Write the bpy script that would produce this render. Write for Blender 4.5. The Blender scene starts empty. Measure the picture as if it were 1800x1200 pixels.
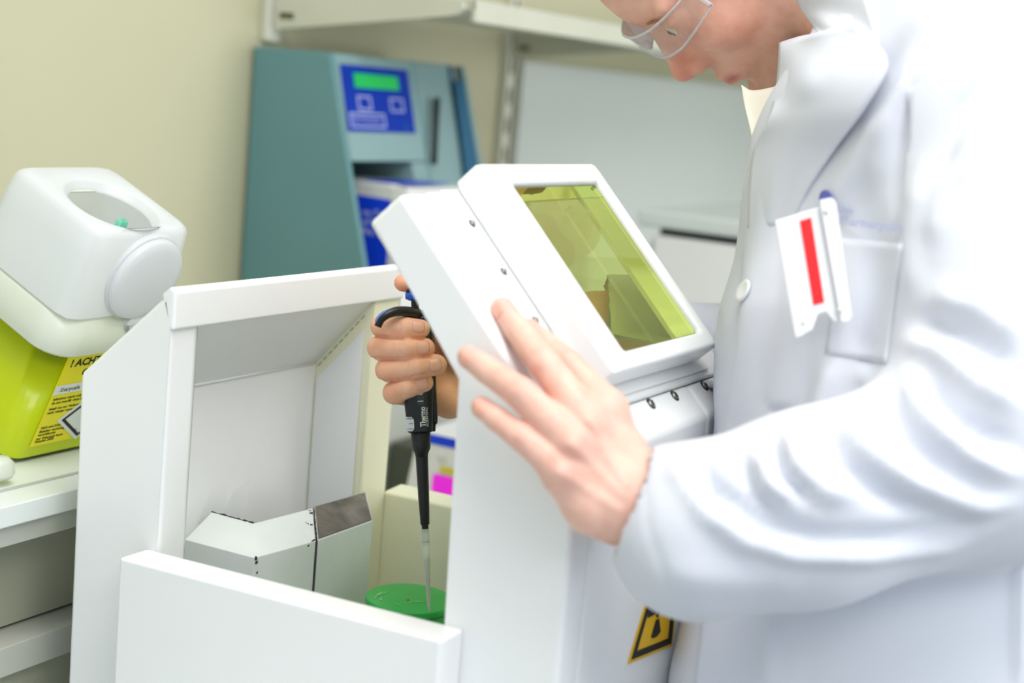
import bpy, bmesh, math, random
import numpy as np
from math import radians, sin, cos, pi
from mathutils import Vector, Matrix

random.seed(4); np.random.seed(4)
S = bpy.context.scene
COL = S.collection

# ------------------------------------------------------------------ camera
FPX = 2700.0
PITCH, ROLL, YAW = radians(9.4), radians(5.1), radians(28.3)
CAM = np.array([0.0, 0.0, 1.5])
_f = np.array([-sin(YAW)*cos(PITCH), cos(YAW)*cos(PITCH), -sin(PITCH)])
_r0 = np.array([cos(YAW), sin(YAW), 0.0]); _u0 = np.cross(_r0, _f)
_r = _r0*cos(ROLL) + _u0*sin(ROLL)
_u = _u0*cos(ROLL) - _r0*sin(ROLL)
RC = np.stack([_r, _u, -_f], 1)                 # columns: right, up, back
cd = bpy.data.cameras.new('camera'); cam = bpy.data.objects.new('camera', cd); COL.objects.link(cam)
M4 = Matrix.Identity(4)
for i in range(3):
    for j in range(3): M4[i][j] = RC[i][j]
    M4[i][3] = CAM[i]
cam.matrix_world = M4
cd.sensor_width = 36.0; cd.lens = 36.0*FPX/1800.0; cd.clip_start = 0.05
cd.dof.use_dof = True; cd.dof.focus_distance = 1.225; cd.dof.aperture_fstop = 3.4; cd.dof.aperture_blades = 9
S.camera = cam

# ------------------------------------------------------------------ world, lamps, exposure
S.view_settings.view_transform = 'Standard'; S.view_settings.look = 'None'
S.view_settings.gamma = 1.0; S.view_settings.use_curve_mapping = False
S.view_settings.exposure = 0.30
W = bpy.data.worlds.new('daylit_room'); S.world = W; W.use_nodes = True
bg = W.node_tree.nodes['Background']; bg.inputs[0].default_value = (0.80, 0.90, 1.0, 1); bg.inputs[1].default_value = 0.64
def area(name, loc, size, energy, color, rot=(0, 0, 0)):
    l = bpy.data.lights.new(name, 'AREA'); l.shape = 'RECTANGLE'; l.size, l.size_y = size; l.energy = energy; l.color = color
    o = bpy.data.objects.new(name, l); COL.objects.link(o); o.location = loc; o.rotation_euler = rot; return o
area('ceiling_lamp', (-0.05, 0.62, 2.65), (1.2, 0.7), 17, (1.0, 0.965, 0.90))
area('ceiling_lamp', (0.75, 2.5, 2.65), (1.4, 1.2), 12, (1.0, 0.95, 0.84))
area('added_side_fill', (2.45, 2.7, 1.55), (1.4, 2.2), 34, (0.97, 0.985, 1.0), (0, radians(90), 0))  # unseen fill added to light the wall under the shelf and hood interior
area('ceiling_lamp', (1.15, -0.15, 2.65), (1.2, 0.9), 20, (1.0, 0.97, 0.93))

# ------------------------------------------------------------------ helpers
def lin(c):
    return tuple(((x/255.0)/12.92 if x/255.0 <= 0.04045 else ((x/255.0+0.055)/1.055)**2.4) for x in c)
def cp(px, py, d):                                # camera-frame metres of a photo point at a depth
    return np.array([(px-900.0)/FPX*d, -(py-600.0)/FPX*d, -d])
def c2w(v):
    v = np.asarray(v, float); return v @ RC.T + CAM
def PW(px, py, d): return Vector(c2w(cp(px, py, d)))

def tag(o, label=None, cat=None, group=None, kind=None):
    if label: o['label'] = label
    if cat: o['category'] = cat
    if group: o['group'] = group
    if kind: o['kind'] = kind
    return o
def empty(name, loc=(0, 0, 0)):
    o = bpy.data.objects.new(name, None); COL.objects.link(o); o.location = loc; o.empty_display_size = 0.05; return o
def link(name, me, m, parent=None, smooth=False, angle=None):
    o = bpy.data.objects.new(name, me); COL.objects.link(o)
    if m is not None:
        for mm in (m if isinstance(m, (list, tuple)) else [m]): me.materials.append(mm)
    if parent is not None:
        o.parent = parent
        if parent.type == 'EMPTY': o.matrix_parent_inverse = Matrix.Translation(parent.location).inverted()
    if smooth:
        for p in me.polygons: p.use_smooth = True
    return o
def bm_obj(name, bm, m, parent=None, smooth=False):
    me = bpy.data.meshes.new(name); bmesh.ops.recalc_face_normals(bm, faces=bm.faces[:]); bm.to_mesh(me); bm.free()
    return link(name, me, m, parent, smooth)
def bevel(bm, w, seg=3):
    if w > 0:
        bmesh.ops.bevel(bm, geom=bm.edges[:], offset=w, segments=seg, affect='EDGES', profile=0.5, clamp_overlap=True)
def autosmooth(o):
    for p in o.data.polygons: p.use_smooth = True
    w = o.modifiers.new('wn', 'WEIGHTED_NORMAL'); w.keep_sharp = True; w.weight = 100
    return o
def hexa(v8, name, m, parent=None, bev=0.0, seg=3):      # 8 corners: bottom ring then top ring
    bm = bmesh.new(); vs = [bm.verts.new(v) for v in v8]
    for f in ((0, 1, 2, 3), (4, 5, 6, 7), (0, 1, 5, 4), (1, 2, 6, 5), (2, 3, 7, 6), (3, 0, 4, 7)): bm.faces.new([vs[i] for i in f])
    bevel(bm, bev, seg)
    o = bm_obj(name, bm, m, parent)
    return autosmooth(o) if bev else o
def box(name, x0, x1, y0, y1, z0, z1, m, parent=None, bev=0.0, seg=3):
    return hexa([(x0, y0, z0), (x1, y0, z0), (x1, y1, z0), (x0, y1, z0), (x0, y0, z1), (x1, y0, z1), (x1, y1, z1), (x0, y1, z1)], name, m, parent, bev, seg)
def prism(name, poly, a0, a1, mp, m, parent=None, bev=0.0, seg=3):   # poly in 2-D extruded a0..a1; mp(u, v, a) -> xyz
    bm = bmesh.new(); A = [bm.verts.new(mp(u, v, a0)) for u, v in poly]; B = [bm.verts.new(mp(u, v, a1)) for u, v in poly]
    bm.faces.new(A); bm.faces.new(B[::-1]); n = len(poly)
    for i in range(n): bm.faces.new([A[i], A[(i+1) % n], B[(i+1) % n], B[i]])
    bevel(bm, bev, seg)
    o = bm_obj(name, bm, m, parent)
    return autosmooth(o) if bev else o
XZ = lambda u, v, a: (u, a, v)
def ring(name, o4, i4, h0, h1, mp, m, parent=None, bev=0.0):          # rectangular frame: o4/i4 = (a0,a1,b0,b1)
    bm = bmesh.new()
    def q(r, h): return [bm.verts.new(mp(a, b, h)) for a, b in ((r[0], r[2]), (r[1], r[2]), (r[1], r[3]), (r[0], r[3]))]
    O0, O1, I0, I1 = q(o4, h0), q(o4, h1), q(i4, h0), q(i4, h1)
    for i in range(4):
        j = (i+1) % 4
        for f in ((O0[i], O0[j], O1[j], O1[i]), (I0[i], I0[j], I1[j], I1[i]), (O1[i], O1[j], I1[j], I1[i]), (O0[i], O0[j], I0[j], I0[i])): bm.faces.new(f)
    bmesh.ops.recalc_face_normals(bm, faces=bm.faces[:])
    bevel(bm, bev, 2)
    o = bm_obj(name, bm, m, parent)
    return autosmooth(o) if bev else o
def polysheet(name, pts, m, parent=None, thick=0.0004, n=None):       # flat polygon (sticker, print) with a little thickness
    bm = bmesh.new(); P = [Vector(p) for p in pts]
    if n is None: n = (P[1]-P[0]).cross(P[2]-P[0]).normalized()
    n = Vector(n); A = [bm.verts.new(p) for p in P]; B = [bm.verts.new(p+n*thick) for p in P]
    bm.faces.new(A); bm.faces.new(B); k = len(P)
    for i in range(k): bm.faces.new([A[i], A[(i+1) % k], B[(i+1) % k], B[i]])
    return bm_obj(name, bm, m, parent)
def tube(name, pts, rad, m, parent=None, seg=12, flat=None, cap=True):   # swept round tube; rad scalar or list; flat=(axis vec, factor)
    P = [np.asarray(p, float) for p in pts]; n = len(P)
    R = [rad]*n if np.isscalar(rad) else list(rad)
    bm = bmesh.new(); rings = []; prev = None
    for i in range(n):
        t = P[min(i+1, n-1)]-P[max(i-1, 0)]; t /= np.linalg.norm(t)
        if prev is None:
            a = np.array([0, 0, 1.0]) if abs(t[2]) < .9 else np.array([1.0, 0, 0]); x = np.cross(t, a)
        else: x = prev - t*(prev @ t)
        x /= np.linalg.norm(x); y = np.cross(t, x); prev = x; rg = []
        for k in range(seg):
            o = (x*cos(2*pi*k/seg)+y*sin(2*pi*k/seg))*R[i]
            if flat is not None: o = o - flat[0]*(o @ flat[0])*(1-flat[1])
            rg.append(bm.verts.new(P[i]+o))
        rings.append(rg)
    for i in range(n-1):
        for k in range(seg): bm.faces.new([rings[i][k], rings[i][(k+1) % seg], rings[i+1][(k+1) % seg], rings[i+1][k]])
    if cap: bm.faces.new(rings[0][::-1]); bm.faces.new(rings[-1])
    return bm_obj(name, bm, m, parent, True)
def spline(pts, n):                                # Catmull-Rom through points
    P = np.asarray(pts, float); P = np.vstack([2*P[0]-P[1], P, 2*P[-1]-P[-2]]); out = []
    m = len(P)-3
    for k in range(n):
        s = k/(n-1)*m; i = min(int(s), m-1); t = s-i; a, b, c, d = P[i:i+4]
        out.append(.5*((2*b)+(c-a)*t+(2*a-5*b+4*c-d)*t*t+(3*b-a-3*c+d)*t**3))
    return np.array(out)
def lathe(name, prof, base, axis, m, parent=None, seg=32, sx=1.0, xdir=None):   # prof (r, h) about axis
    ax = np.asarray(axis, float); ax /= np.linalg.norm(ax)
    a = np.asarray(xdir, float) if xdir is not None else (np.array([1.0, 0, 0]) if abs(ax[0]) < .9 else np.array([0, 1.0, 0]))
    x = a-ax*(a @ ax); x /= np.linalg.norm(x); y = np.cross(ax, x); b = np.asarray(base, float)
    bm = bmesh.new(); rings = []
    for r, h in prof:
        r = max(r, 2e-4)
        rings.append([bm.verts.new(b+ax*h+(x*cos(2*pi*k/seg)*sx+y*sin(2*pi*k/seg))*r) for k in range(seg)])
    for i in range(len(rings)-1):
        for k in range(seg): bm.faces.new([rings[i][k], rings[i][(k+1) % seg], rings[i+1][(k+1) % seg], rings[i+1][k]])
    bm.faces.new(rings[0][::-1]); bm.faces.new(rings[-1])
    o = bm_obj(name, bm, m, parent, True)
    o.modifiers.new('wn', 'WEIGHTED_NORMAL'); return o
def gridsheet(name, ctrl, m, parent=None, nu=24, nv=24, thick=0.0015, toworld=True):   # smooth sheet through a control grid
    C_ = np.array(ctrl, float); rows = np.array([spline(r, nu) for r in C_]); G = np.array([spline(rows[:, i], nv) for i in range(nu)])
    if toworld: G = c2w(G.reshape(-1, 3)).reshape(G.shape)
    bm = bmesh.new(); V = [[bm.verts.new(p) for p in r] for r in G]
    for i in range(nu-1):
        for j in range(nv-1): bm.faces.new([V[i][j], V[i+1][j], V[i+1][j+1], V[i][j+1]])
    o = bm_obj(name, bm, m, parent, True)
    s = o.modifiers.new('thickness', 'SOLIDIFY'); s.thickness = thick; s.offset = 0
    return o
def text(name, body, size, origin, xd, yd, m, parent=None, ext=0.0001, bold=0.0, width=None):
    cu = bpy.data.curves.new(name, 'FONT'); cu.body = body; cu.size = size; cu.extrude = ext; cu.offset = bold; cu.resolution_u = 2
    t = bpy.data.objects.new(name, cu); COL.objects.link(t)
    dg = bpy.context.evaluated_depsgraph_get(); me = bpy.data.meshes.new_from_object(t.evaluated_get(dg))
    bpy.data.objects.remove(t); bpy.data.curves.remove(cu)
    xd = Vector(xd).normalized(); yd = Vector(yd); yd = (yd-xd*yd.dot(xd)).normalized(); zd = xd.cross(yd); o_ = Vector(origin)
    xs = [v.co.x for v in me.vertices]; k = 1.0
    if width and xs: k = width/max(xs)
    for v in me.vertices: v.co = o_+xd*v.co.x*k+yd*v.co.y+zd*v.co.z
    me.materials.clear()
    return link(name, me, m, parent)

# ------------------------------------------------------------------ materials
def mat(name, c, rough=0.5, metal=0.0, c2=None, scale=8.0, bump=0.0, bscale=200.0, sss=0.0, spec=0.5, coat=0.0, stretch=None, emit=None, estr=0.0, detail=4.0, lo=0.4, hi=0.6):
    m = bpy.data.materials.new(name); m.use_nodes = True; nt = m.node_tree; b = nt.nodes['Principled BSDF']
    b.inputs['Roughness'].default_value = rough; b.inputs['Metallic'].default_value = metal
    b.inputs['Specular IOR Level'].default_value = spec; b.inputs['Coat Weight'].default_value = coat
    tc = nt.nodes.new('ShaderNodeTexCoord'); mp = nt.nodes.new('ShaderNodeMapping'); nt.links.new(tc.outputs['Object'], mp.inputs[0])
    if stretch: mp.inputs['Scale'].default_value = stretch
    nz = nt.nodes.new('ShaderNodeTexNoise'); nz.inputs['Scale'].default_value = scale; nz.inputs['Detail'].default_value = detail
    nt.links.new(mp.outputs[0], nz.inputs['Vector'])
    cr = nt.nodes.new('ShaderNodeValToRGB'); c2 = c2 or tuple(max(0, x-4) for x in c)
    cr.color_ramp.elements[0].position = lo; cr.color_ramp.elements[1].position = hi
    cr.color_ramp.elements[0].color = (*lin(c), 1); cr.color_ramp.elements[1].color = (*lin(c2), 1)
    nt.links.new(nz.outputs['Fac'], cr.inputs[0]); nt.links.new(cr.outputs[0], b.inputs['Base Color'])
    if bump > 0:
        n2 = nt.nodes.new('ShaderNodeTexNoise'); n2.inputs['Scale'].default_value = bscale; n2.inputs['Detail'].default_value = 3
        nt.links.new(mp.outputs[0], n2.inputs['Vector'])
        bp = nt.nodes.new('ShaderNodeBump'); bp.inputs['Strength'].default_value = bump; bp.inputs['Distance'].default_value = 0.002
        nt.links.new(n2.outputs['Fac'], bp.inputs['Height']); nt.links.new(bp.outputs[0], b.inputs['Normal'])
    if sss > 0:
        b.inputs['Subsurface Weight'].default_value = sss; b.inputs['Subsurface Radius'].default_value = (1.0, .35, .2); b.inputs['Subsurface Scale'].default_value = 0.004
    if emit: b.inputs['Emission Color'].default_value = (*lin(emit), 1); b.inputs['Emission Strength'].default_value = estr
    return m
def skin_mat(name):
    m = mat(name, (255, 255, 255), .5, sss=.12, bump=.12, bscale=900, spec=.35)
    nt = m.node_tree; b = nt.nodes['Principled BSDF']; at = nt.nodes.new('ShaderNodeVertexColor'); at.layer_name = 'Col'
    nz = nt.nodes.new('ShaderNodeTexNoise'); nz.inputs['Scale'].default_value = 90; nz.inputs['Detail'].default_value = 5
    tc = nt.nodes.new('ShaderNodeTexCoord'); nt.links.new(tc.outputs['Object'], nz.inputs['Vector'])
    mx = nt.nodes.new('ShaderNodeMix'); mx.data_type = 'RGBA'; mx.blend_type = 'MULTIPLY'; mx.inputs[0].default_value = .35
    cr = nt.nodes.new('ShaderNodeValToRGB'); cr.color_ramp.elements[0].color = (.78, .55, .5, 1); cr.color_ramp.elements[0].position = .3; cr.color_ramp.elements[1].color = (1, 1, 1, 1); cr.color_ramp.elements[1].position = .62
    nt.links.new(nz.outputs['Fac'], cr.inputs[0]); nt.links.new(at.outputs[0], mx.inputs[6]); nt.links.new(cr.outputs[0], mx.inputs[7])
    nt.links.new(mx.outputs[2], b.inputs['Base Color']); return m
def glass_mat(name, c, ior=1.5, rough=0.0):
    m = bpy.data.materials.new(name); m.use_nodes = True; nt = m.node_tree; nt.nodes.clear()
    o = nt.nodes.new('ShaderNodeOutputMaterial'); g = nt.nodes.new('ShaderNodeBsdfGlass'); g.inputs['Color'].default_value = (*c, 1); g.inputs['IOR'].default_value = ior; g.inputs['Roughness'].default_value = rough
    nz = nt.nodes.new('ShaderNodeTexNoise'); nz.inputs['Scale'].default_value = 3; bp = nt.nodes.new('ShaderNodeBump'); bp.inputs['Strength'].default_value = .004
    nt.links.new(nz.outputs['Fac'], bp.inputs['Height']); nt.links.new(bp.outputs[0], g.inputs['Normal'])
    nt.links.new(g.outputs[0], o.inputs[0]); return m
def clear_mat(name, c, alpha, rough=.08, tint=(1, 1, 1), fres=1.45):      # thin clear or milky plastic
    m = bpy.data.materials.new(name); m.use_nodes = True; nt = m.node_tree; b = nt.nodes['Principled BSDF']; o = nt.nodes['Material Output']
    b.inputs['Base Color'].default_value = (*lin(c), 1); b.inputs['Roughness'].default_value = rough
    t = nt.nodes.new('ShaderNodeBsdfTransparent'); t.inputs[0].default_value = (*tint, 1); mx = nt.nodes.new('ShaderNodeMixShader')
    fr = nt.nodes.new('ShaderNodeFresnel'); fr.inputs[0].default_value = fres; ad = nt.nodes.new('ShaderNodeMath'); ad.operation = 'ADD'; ad.use_clamp = True; ad.inputs[1].default_value = alpha
    nt.links.new(fr.outputs[0], ad.inputs[0]); nt.links.new(ad.outputs[0], mx.inputs[0]); nt.links.new(t.outputs[0], mx.inputs[1]); nt.links.new(b.outputs[0], mx.inputs[2]); nt.links.new(mx.outputs[0], o.inputs[0]); return m
def milky_mat(name, c, trans=.35, rough=.3):                    # translucent moulded plastic
    m = mat(name, c, rough, bump=.03, bscale=60); nt = m.node_tree; b = nt.nodes['Principled BSDF']; o = nt.nodes['Material Output']
    tr = nt.nodes.new('ShaderNodeBsdfTranslucent'); tr.inputs[0].default_value = (*lin(c), 1); mx = nt.nodes.new('ShaderNodeMixShader'); mx.inputs[0].default_value = trans
    nt.links.new(b.outputs[0], mx.inputs[1]); nt.links.new(tr.outputs[0], mx.inputs[2]); nt.links.new(mx.outputs[0], o.inputs[0]); return m

M = {}
M['enamel'] = mat('white_enamel', (246, 247, 247), .28, c2=(243, 245, 245), scale=3, bump=.02, bscale=40, coat=.15)
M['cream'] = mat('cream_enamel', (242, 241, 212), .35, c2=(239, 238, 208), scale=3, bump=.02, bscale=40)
M['hoodin'] = M['enamel']
M['brickpaint'] = mat('chipped_white_paint', (232, 238, 234), .38, c2=(224, 231, 226), scale=14, bump=.08, bscale=60)
M['barelead'] = mat('bare_lead', (150, 142, 128), .42, .6, c2=(92, 86, 78), scale=38, bump=.5, bscale=90, detail=6, lo=.3, hi=.7)
M['chip'] = mat('dark_chip', (62, 52, 60), .7)
M['greenpaint'] = mat('green_paint', (40, 184, 74), .32, c2=(50, 196, 86), scale=18, bump=.12, bscale=60, stretch=(1, 1, 1))
M['greenscuff'] = mat('pale_scuff', (150, 214, 156), .5)
M['rust'] = mat('brown_scuff', (150, 120, 50), .6)
M['black'] = mat('black_plastic', (16, 16, 17), .38, bump=.03)
M['blackdull'] = mat('dull_black', (22, 24, 26), .6)
M['bluep'] = mat('blue_plastic', (28, 92, 205), .35)
M['hookblue'] = mat('pale_blue_pad', (96, 128, 200), .4)
M['whitelabel'] = mat('white_label', (228, 232, 234), .5)
M['ink'] = mat('black_ink', (20, 20, 22), .6)
M['lettering'] = mat('white_lettering', (226, 232, 224), .5)
M['metal'] = mat('steel_screw', (150, 148, 142), .3, 1.0)
M['darkmetal'] = mat('dark_screw_recess', (60, 58, 52), .4, .8)
M['wall'] = mat('beige_wall_paint', (194, 190, 158), .55, c2=(191, 187, 155), scale=2, bump=.05, bscale=90)
M['greypanel'] = mat('pale_grey_laminate', (208, 214, 210), .16, c2=(205, 211, 207), scale=1.5)
M['floor'] = mat('grey_vinyl_floor', (170, 172, 165), .4, c2=(160, 163, 156), scale=12)
M['bench'] = mat('white_bench_laminate', (222, 226, 226), .3, c2=(218, 222, 222))
M['ledge'] = mat('white_ledge', (226, 232, 230), .35)
M['ledgegrey'] = mat('grey_ledge_strip', (186, 188, 178), .5)
M['fascia'] = mat('olive_grey_fascia', (172, 174, 154), .55, c2=(168, 170, 150))
M['shelfwhite'] = mat('white_shelf_metal', (204, 204, 186), .4)
M['rail'] = mat('grey_shelf_rail', (216, 216, 200), .45)
M['slot'] = mat('dark_slot', (92, 88, 62), .7)
M['teal'] = mat('teal_instrument_paint', (98, 142, 146), .42, c2=(95, 139, 143), scale=4, bump=.03, bscale=300)
M['teallight'] = mat('light_teal_paint', (134, 164, 164), .42, c2=(131, 161, 161), scale=4, bump=.03, bscale=300)
M['tealdark'] = mat('deep_blue_teal', (30, 96, 130), .4)
M['panelblue'] = mat('blue_keypad', (4, 52, 164), .6, spec=.2)
M['lcd'] = mat('green_lcd', (30, 175, 84), .3, emit=(25, 190, 80), estr=.18)
M['lav'] = mat('lavender_print', (176, 184, 226), .5)
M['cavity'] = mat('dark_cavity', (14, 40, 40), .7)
M['boxblue'] = mat('blue_carton_print', (0, 64, 222), .5)
M['carton'] = mat('white_carton', (232, 232, 228), .45)
M['magenta'] = mat('magenta_sticker', (255, 40, 240), .4, emit=(255, 40, 240), estr=.12)
M['yellowst'] = mat('yellow_sticker', (222, 206, 60), .5)
M['signyellow'] = mat('yellow_warning_sign', (238, 190, 10), .4)
M['lime'] = mat('lime_plastic', (196, 212, 0), .3, c2=(192, 208, 0), scale=3)
M['lid'] = milky_mat('milky_white_plastic', (248, 250, 252), .45)
M['rim'] = milky_mat('milky_rim_plastic', (234, 238, 226), .3)
M['yellowlabel'] = mat('yellow_label', (240, 228, 0), .4)
M['coat'] = mat('white_cotton', (218, 221, 230), .8, c2=(215, 218, 228), scale=6, bump=.03, bscale=500, spec=.2)
M['coatwarm'] = mat('cream_cotton', (240, 237, 222), .8, bump=.03, bscale=500, spec=.2)
M['embro'] = mat('blue_embroidery', (110, 118, 200), .7)
M['embro2'] = mat('faded_blue_embroidery', (188, 194, 226), .7)
M['red'] = mat('red_stripe', (240, 24, 32), .4)
M['badge'] = mat('white_badge_plastic', (236, 238, 240), .25)
M['skin'] = skin_mat('skin')
M['nail'] = mat('fingernail', (234, 176, 156), .25, c2=(230, 170, 150), spec=.5)
M['lead_glass'] = glass_mat('yellow_green_lead_glass', (.93, .965, .60), 1.55)
M['goggle'] = clear_mat('clear_polycarbonate', (235, 238, 245), .05, .03, (.98, .98, .97))
M['goggleedge'] = clear_mat('frosted_goggle_edge', (246, 248, 252), .34, .15)
M['tip'] = clear_mat('clear_pipette_tip', (242, 248, 232), .55, .3, (.95, .98, .92))
M['liquid'] = clear_mat('tip_liquid', (226, 238, 204), .70, .25, (.88, .95, .82))
M['flap'] = clear_mat('clear_film', (246, 248, 248), .22, .6, (1, 1, 1), 1.02)
M['eyewhite'] = mat('eye_white', (214, 204, 192), .2)
M['iris'] = mat('grey_green_iris', (110, 120, 100), .2)
M['hair'] = mat('brown_hair', (92, 66, 44), .6, c2=(70, 50, 34), scale=60)
M['trouser'] = mat('dark_trousers', (52, 58, 74), .8)
M['shoe'] = mat('dark_shoe', (40, 36, 34), .5)

# ------------------------------------------------------------------ signed-distance modelling (organic shapes)
def f_cone(P, a, b, ra, rb):
    a = np.asarray(a, np.float32); b = np.asarray(b, np.float32); ab = b-a; L = float(ab @ ab)+1e-12
    t = np.clip(((P-a) @ ab)/L, 0, 1); d = P-a-t[:, None]*ab
    return np.sqrt((d*d).sum(1))-(ra+t*(rb-ra))
def f_ell(P, c, r, R=None):
    d = P-np.asarray(c, np.float32)
    if R is not None: d = d @ np.asarray(R, np.float32)
    r = np.asarray(r, np.float32); k0 = np.sqrt(((d/r)**2).sum(1)); k1 = np.sqrt(((d/(r*r))**2).sum(1))+1e-9
    return k0*(k0-1)/k1
def smin(a, b, k):
    h = np.clip(.5+.5*(b-a)/k, 0, 1); return b+(a-b)*h-k*h*(1-h)
def smax(a, b, k): return -smin(-a, -b, k)
def nets(fn, lo, hi, h):                      # surface nets -> verts, quads
    lo = np.asarray(lo, float); n = np.ceil((np.asarray(hi, float)-lo)/h).astype(int)+1
    xs = [lo[i]+h*np.arange(n[i]) for i in range(3)]; V = np.empty(n, np.float32); step = max(1, int(400000/(n[1]*n[2])))
    for i in range(0, n[0], step):
        g = np.stack(np.meshgrid(xs[0][i:i+step], xs[1], xs[2], indexing='ij'), -1).reshape(-1, 3).astype(np.float32)
        V[i:i+step] = fn(g).reshape(-1, n[1], n[2])
    s = V < 0; cnt = np.zeros(n-1, np.int8); c8 = [(i, j, k) for i in (0, 1) for j in (0, 1) for k in (0, 1)]
    sl = lambda A, o: A[o[0]:o[0]+n[0]-1, o[1]:o[1]+n[1]-1, o[2]:o[2]+n[2]-1]
    for o in c8: cnt += sl(s, o)
    act = (cnt > 0) & (cnt < 8); idx = -np.ones(n-1, np.int64); cells = np.argwhere(act); idx[act] = np.arange(len(cells))
    acc = np.zeros((len(cells), 3)); num = np.zeros(len(cells))
    for a in range(8):
        for b in range(a+1, 8):
            A, B = np.array(c8[a]), np.array(c8[b])
            if abs(A-B).sum() != 1: continue
            va = V[tuple((cells+A).T)]; vb = V[tuple((cells+B).T)]; m = (va < 0) != (vb < 0)
            t = np.where(m, va/np.where(m, va-vb, 1), 0); acc += np.where(m[:, None], A+(B-A)*t[:, None], 0); num += m
    verts = lo+(cells+acc/num[:, None])*h; quads = []
    for ax in range(3):
        e = [slice(None)]*3; e2 = [slice(None)]*3; e[ax] = slice(0, n[ax]-1); e2[ax] = slice(1, n[ax])
        s0, s1 = s[tuple(e)], s[tuple(e2)]; cr = np.argwhere(s0 != s1); u, v = (ax+1) % 3, (ax+2) % 3
        ok = (cr[:, u] > 0) & (cr[:, v] > 0) & (cr[:, u] < n[u]-1) & (cr[:, v] < n[v]-1); cr = cr[ok]; fl = s0[tuple(cr.T)]
        du = np.zeros(3, int); dv = np.zeros(3, int); du[u] = 1; dv[v] = 1
        q = np.stack([idx[tuple((cr-du-dv).T)], idx[tuple((cr-dv).T)], idx[tuple(cr.T)], idx[tuple((cr-du).T)]], 1)
        q[~fl] = q[~fl][:, ::-1]; quads.append(q)
    return verts, np.concatenate(quads)
def vnormals(v, q):
    a = v[q[:, 2]]-v[q[:, 0]]; b = v[q[:, 3]]-v[q[:, 1]]; n = np.cross(a, b); N = np.zeros_like(v)
    for i in range(4): np.add.at(N, q[:, i], n)
    return N/(np.linalg.norm(N, axis=1, keepdims=True)+1e-12)
def relax(v, q, it=2, w=.5):
    e = np.concatenate([q[:, [0, 1]], q[:, [1, 2]], q[:, [2, 3]], q[:, [3, 0]]])
    for _ in range(it):
        A = np.zeros_like(v); c = np.zeros(len(v)); np.add.at(A, e[:, 0], v[e[:, 1]]); np.add.at(c, e[:, 0], 1); np.add.at(A, e[:, 1], v[e[:, 0]]); np.add.at(c, e[:, 1], 1)
        v = v*(1-w)+w*A/c[:, None]
    return v
def mesh_obj(name, v, q, m, parent=None, col=None):
    me = bpy.data.meshes.new(name); me.vertices.add(len(v)); me.vertices.foreach_set('co', np.asarray(v, np.float32).ravel())
    me.loops.add(len(q)*4); me.loops.foreach_set('vertex_index', q.ravel().astype(np.int32)); me.polygons.add(len(q))
    me.polygons.foreach_set('loop_start', np.arange(0, len(q)*4, 4, dtype=np.int32)); me.polygons.foreach_set('use_smooth', np.ones(len(q), bool)); me.update(calc_edges=True)
    if col is not None:
        a = me.color_attributes.new('Col', 'FLOAT_COLOR', 'POINT'); a.data.foreach_set('color', np.concatenate([col, np.ones((len(col), 1))], 1).astype(np.float32).ravel())
    me.validate(); return link(name, me, m, parent)
def pix(v): return np.stack([900+FPX*v[:, 0]/-v[:, 2], 600-FPX*v[:, 1]/-v[:, 2]], 1)
def polydist(p, line):                        # 2-D distance to a polyline, and parameter 0..1 along it
    L = np.asarray(line, float); best = np.full(len(p), 1e9); par = np.zeros(len(p)); n = len(L)-1
    for i in range(n):
        a, b = L[i], L[i+1]; ab = b-a; t = np.clip(((p-a) @ ab)/(ab @ ab), 0, 1); d = np.linalg.norm(p-a-t[:, None]*ab, axis=1)
        m = d < best; best[m] = d[m]; par[m] = ((i+t)/n)[m]
    return best, par

#@@SETTING
# ------------------------------------------------------------------ the room
XW = -1.31
tag(box('wall_left', XW-.1, XW, -1.6, 5.2, 0, 2.8, M['wall']), kind='structure')
tag(box('wall_far', XW, 2.5, 5.2, 5.3, 0, 2.8, M['wall']), kind='structure')
tag(box('floor', XW-.1, 2.5, -1.6, 5.3, -.1, 0, M['floor']), kind='structure')

# bench under the shield
be = empty('lab_bench', (-.85, 1.8, 0)); tag(be, 'white laminate lab bench carrying the white radiation shield', 'bench')
box('worktop', XW+.005, -.402, .2, 3.6, .885, .92, M['bench'], be, .004)
for y in (.25, 1.9, 3.5): box('support_panel', XW+.03, -.45, y, y+.05, 0, .885, M['bench'], be)
# raised ledge behind the shield
le = empty('raised_ledge', (-1.08, .7, .92)); tag(le, 'white raised ledge behind the shield under the yellow waste bin', 'ledge')
ZL = 1.153
box('ledge_top', XW+.002, -.860, -.5, 1.20, ZL-.0175, ZL, M['ledge'], le, .0015, 2)
box('edge_strip', -.894, -.890, -.5, 1.20, ZL-.0002, ZL+.0012, M['ledgegrey'], le)
box('under_rail', XW+.01, -.866, -.5, 1.20, ZL-.0345, ZL-.018, M['ledgegrey'], le)
box('fascia_panel', XW+.01, -.905, -.5, 1.20, 1.034, ZL-.035, M['fascia'], le)
box('lower_rail', XW+.01, -.875, -.5, 1.20, 1.006, 1.031, M['ledgegrey'], le, .001, 1)
box('base_panel', XW+.01, -.890, -.5, 1.20, .921, 1.0, M['fascia'], le)

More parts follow.
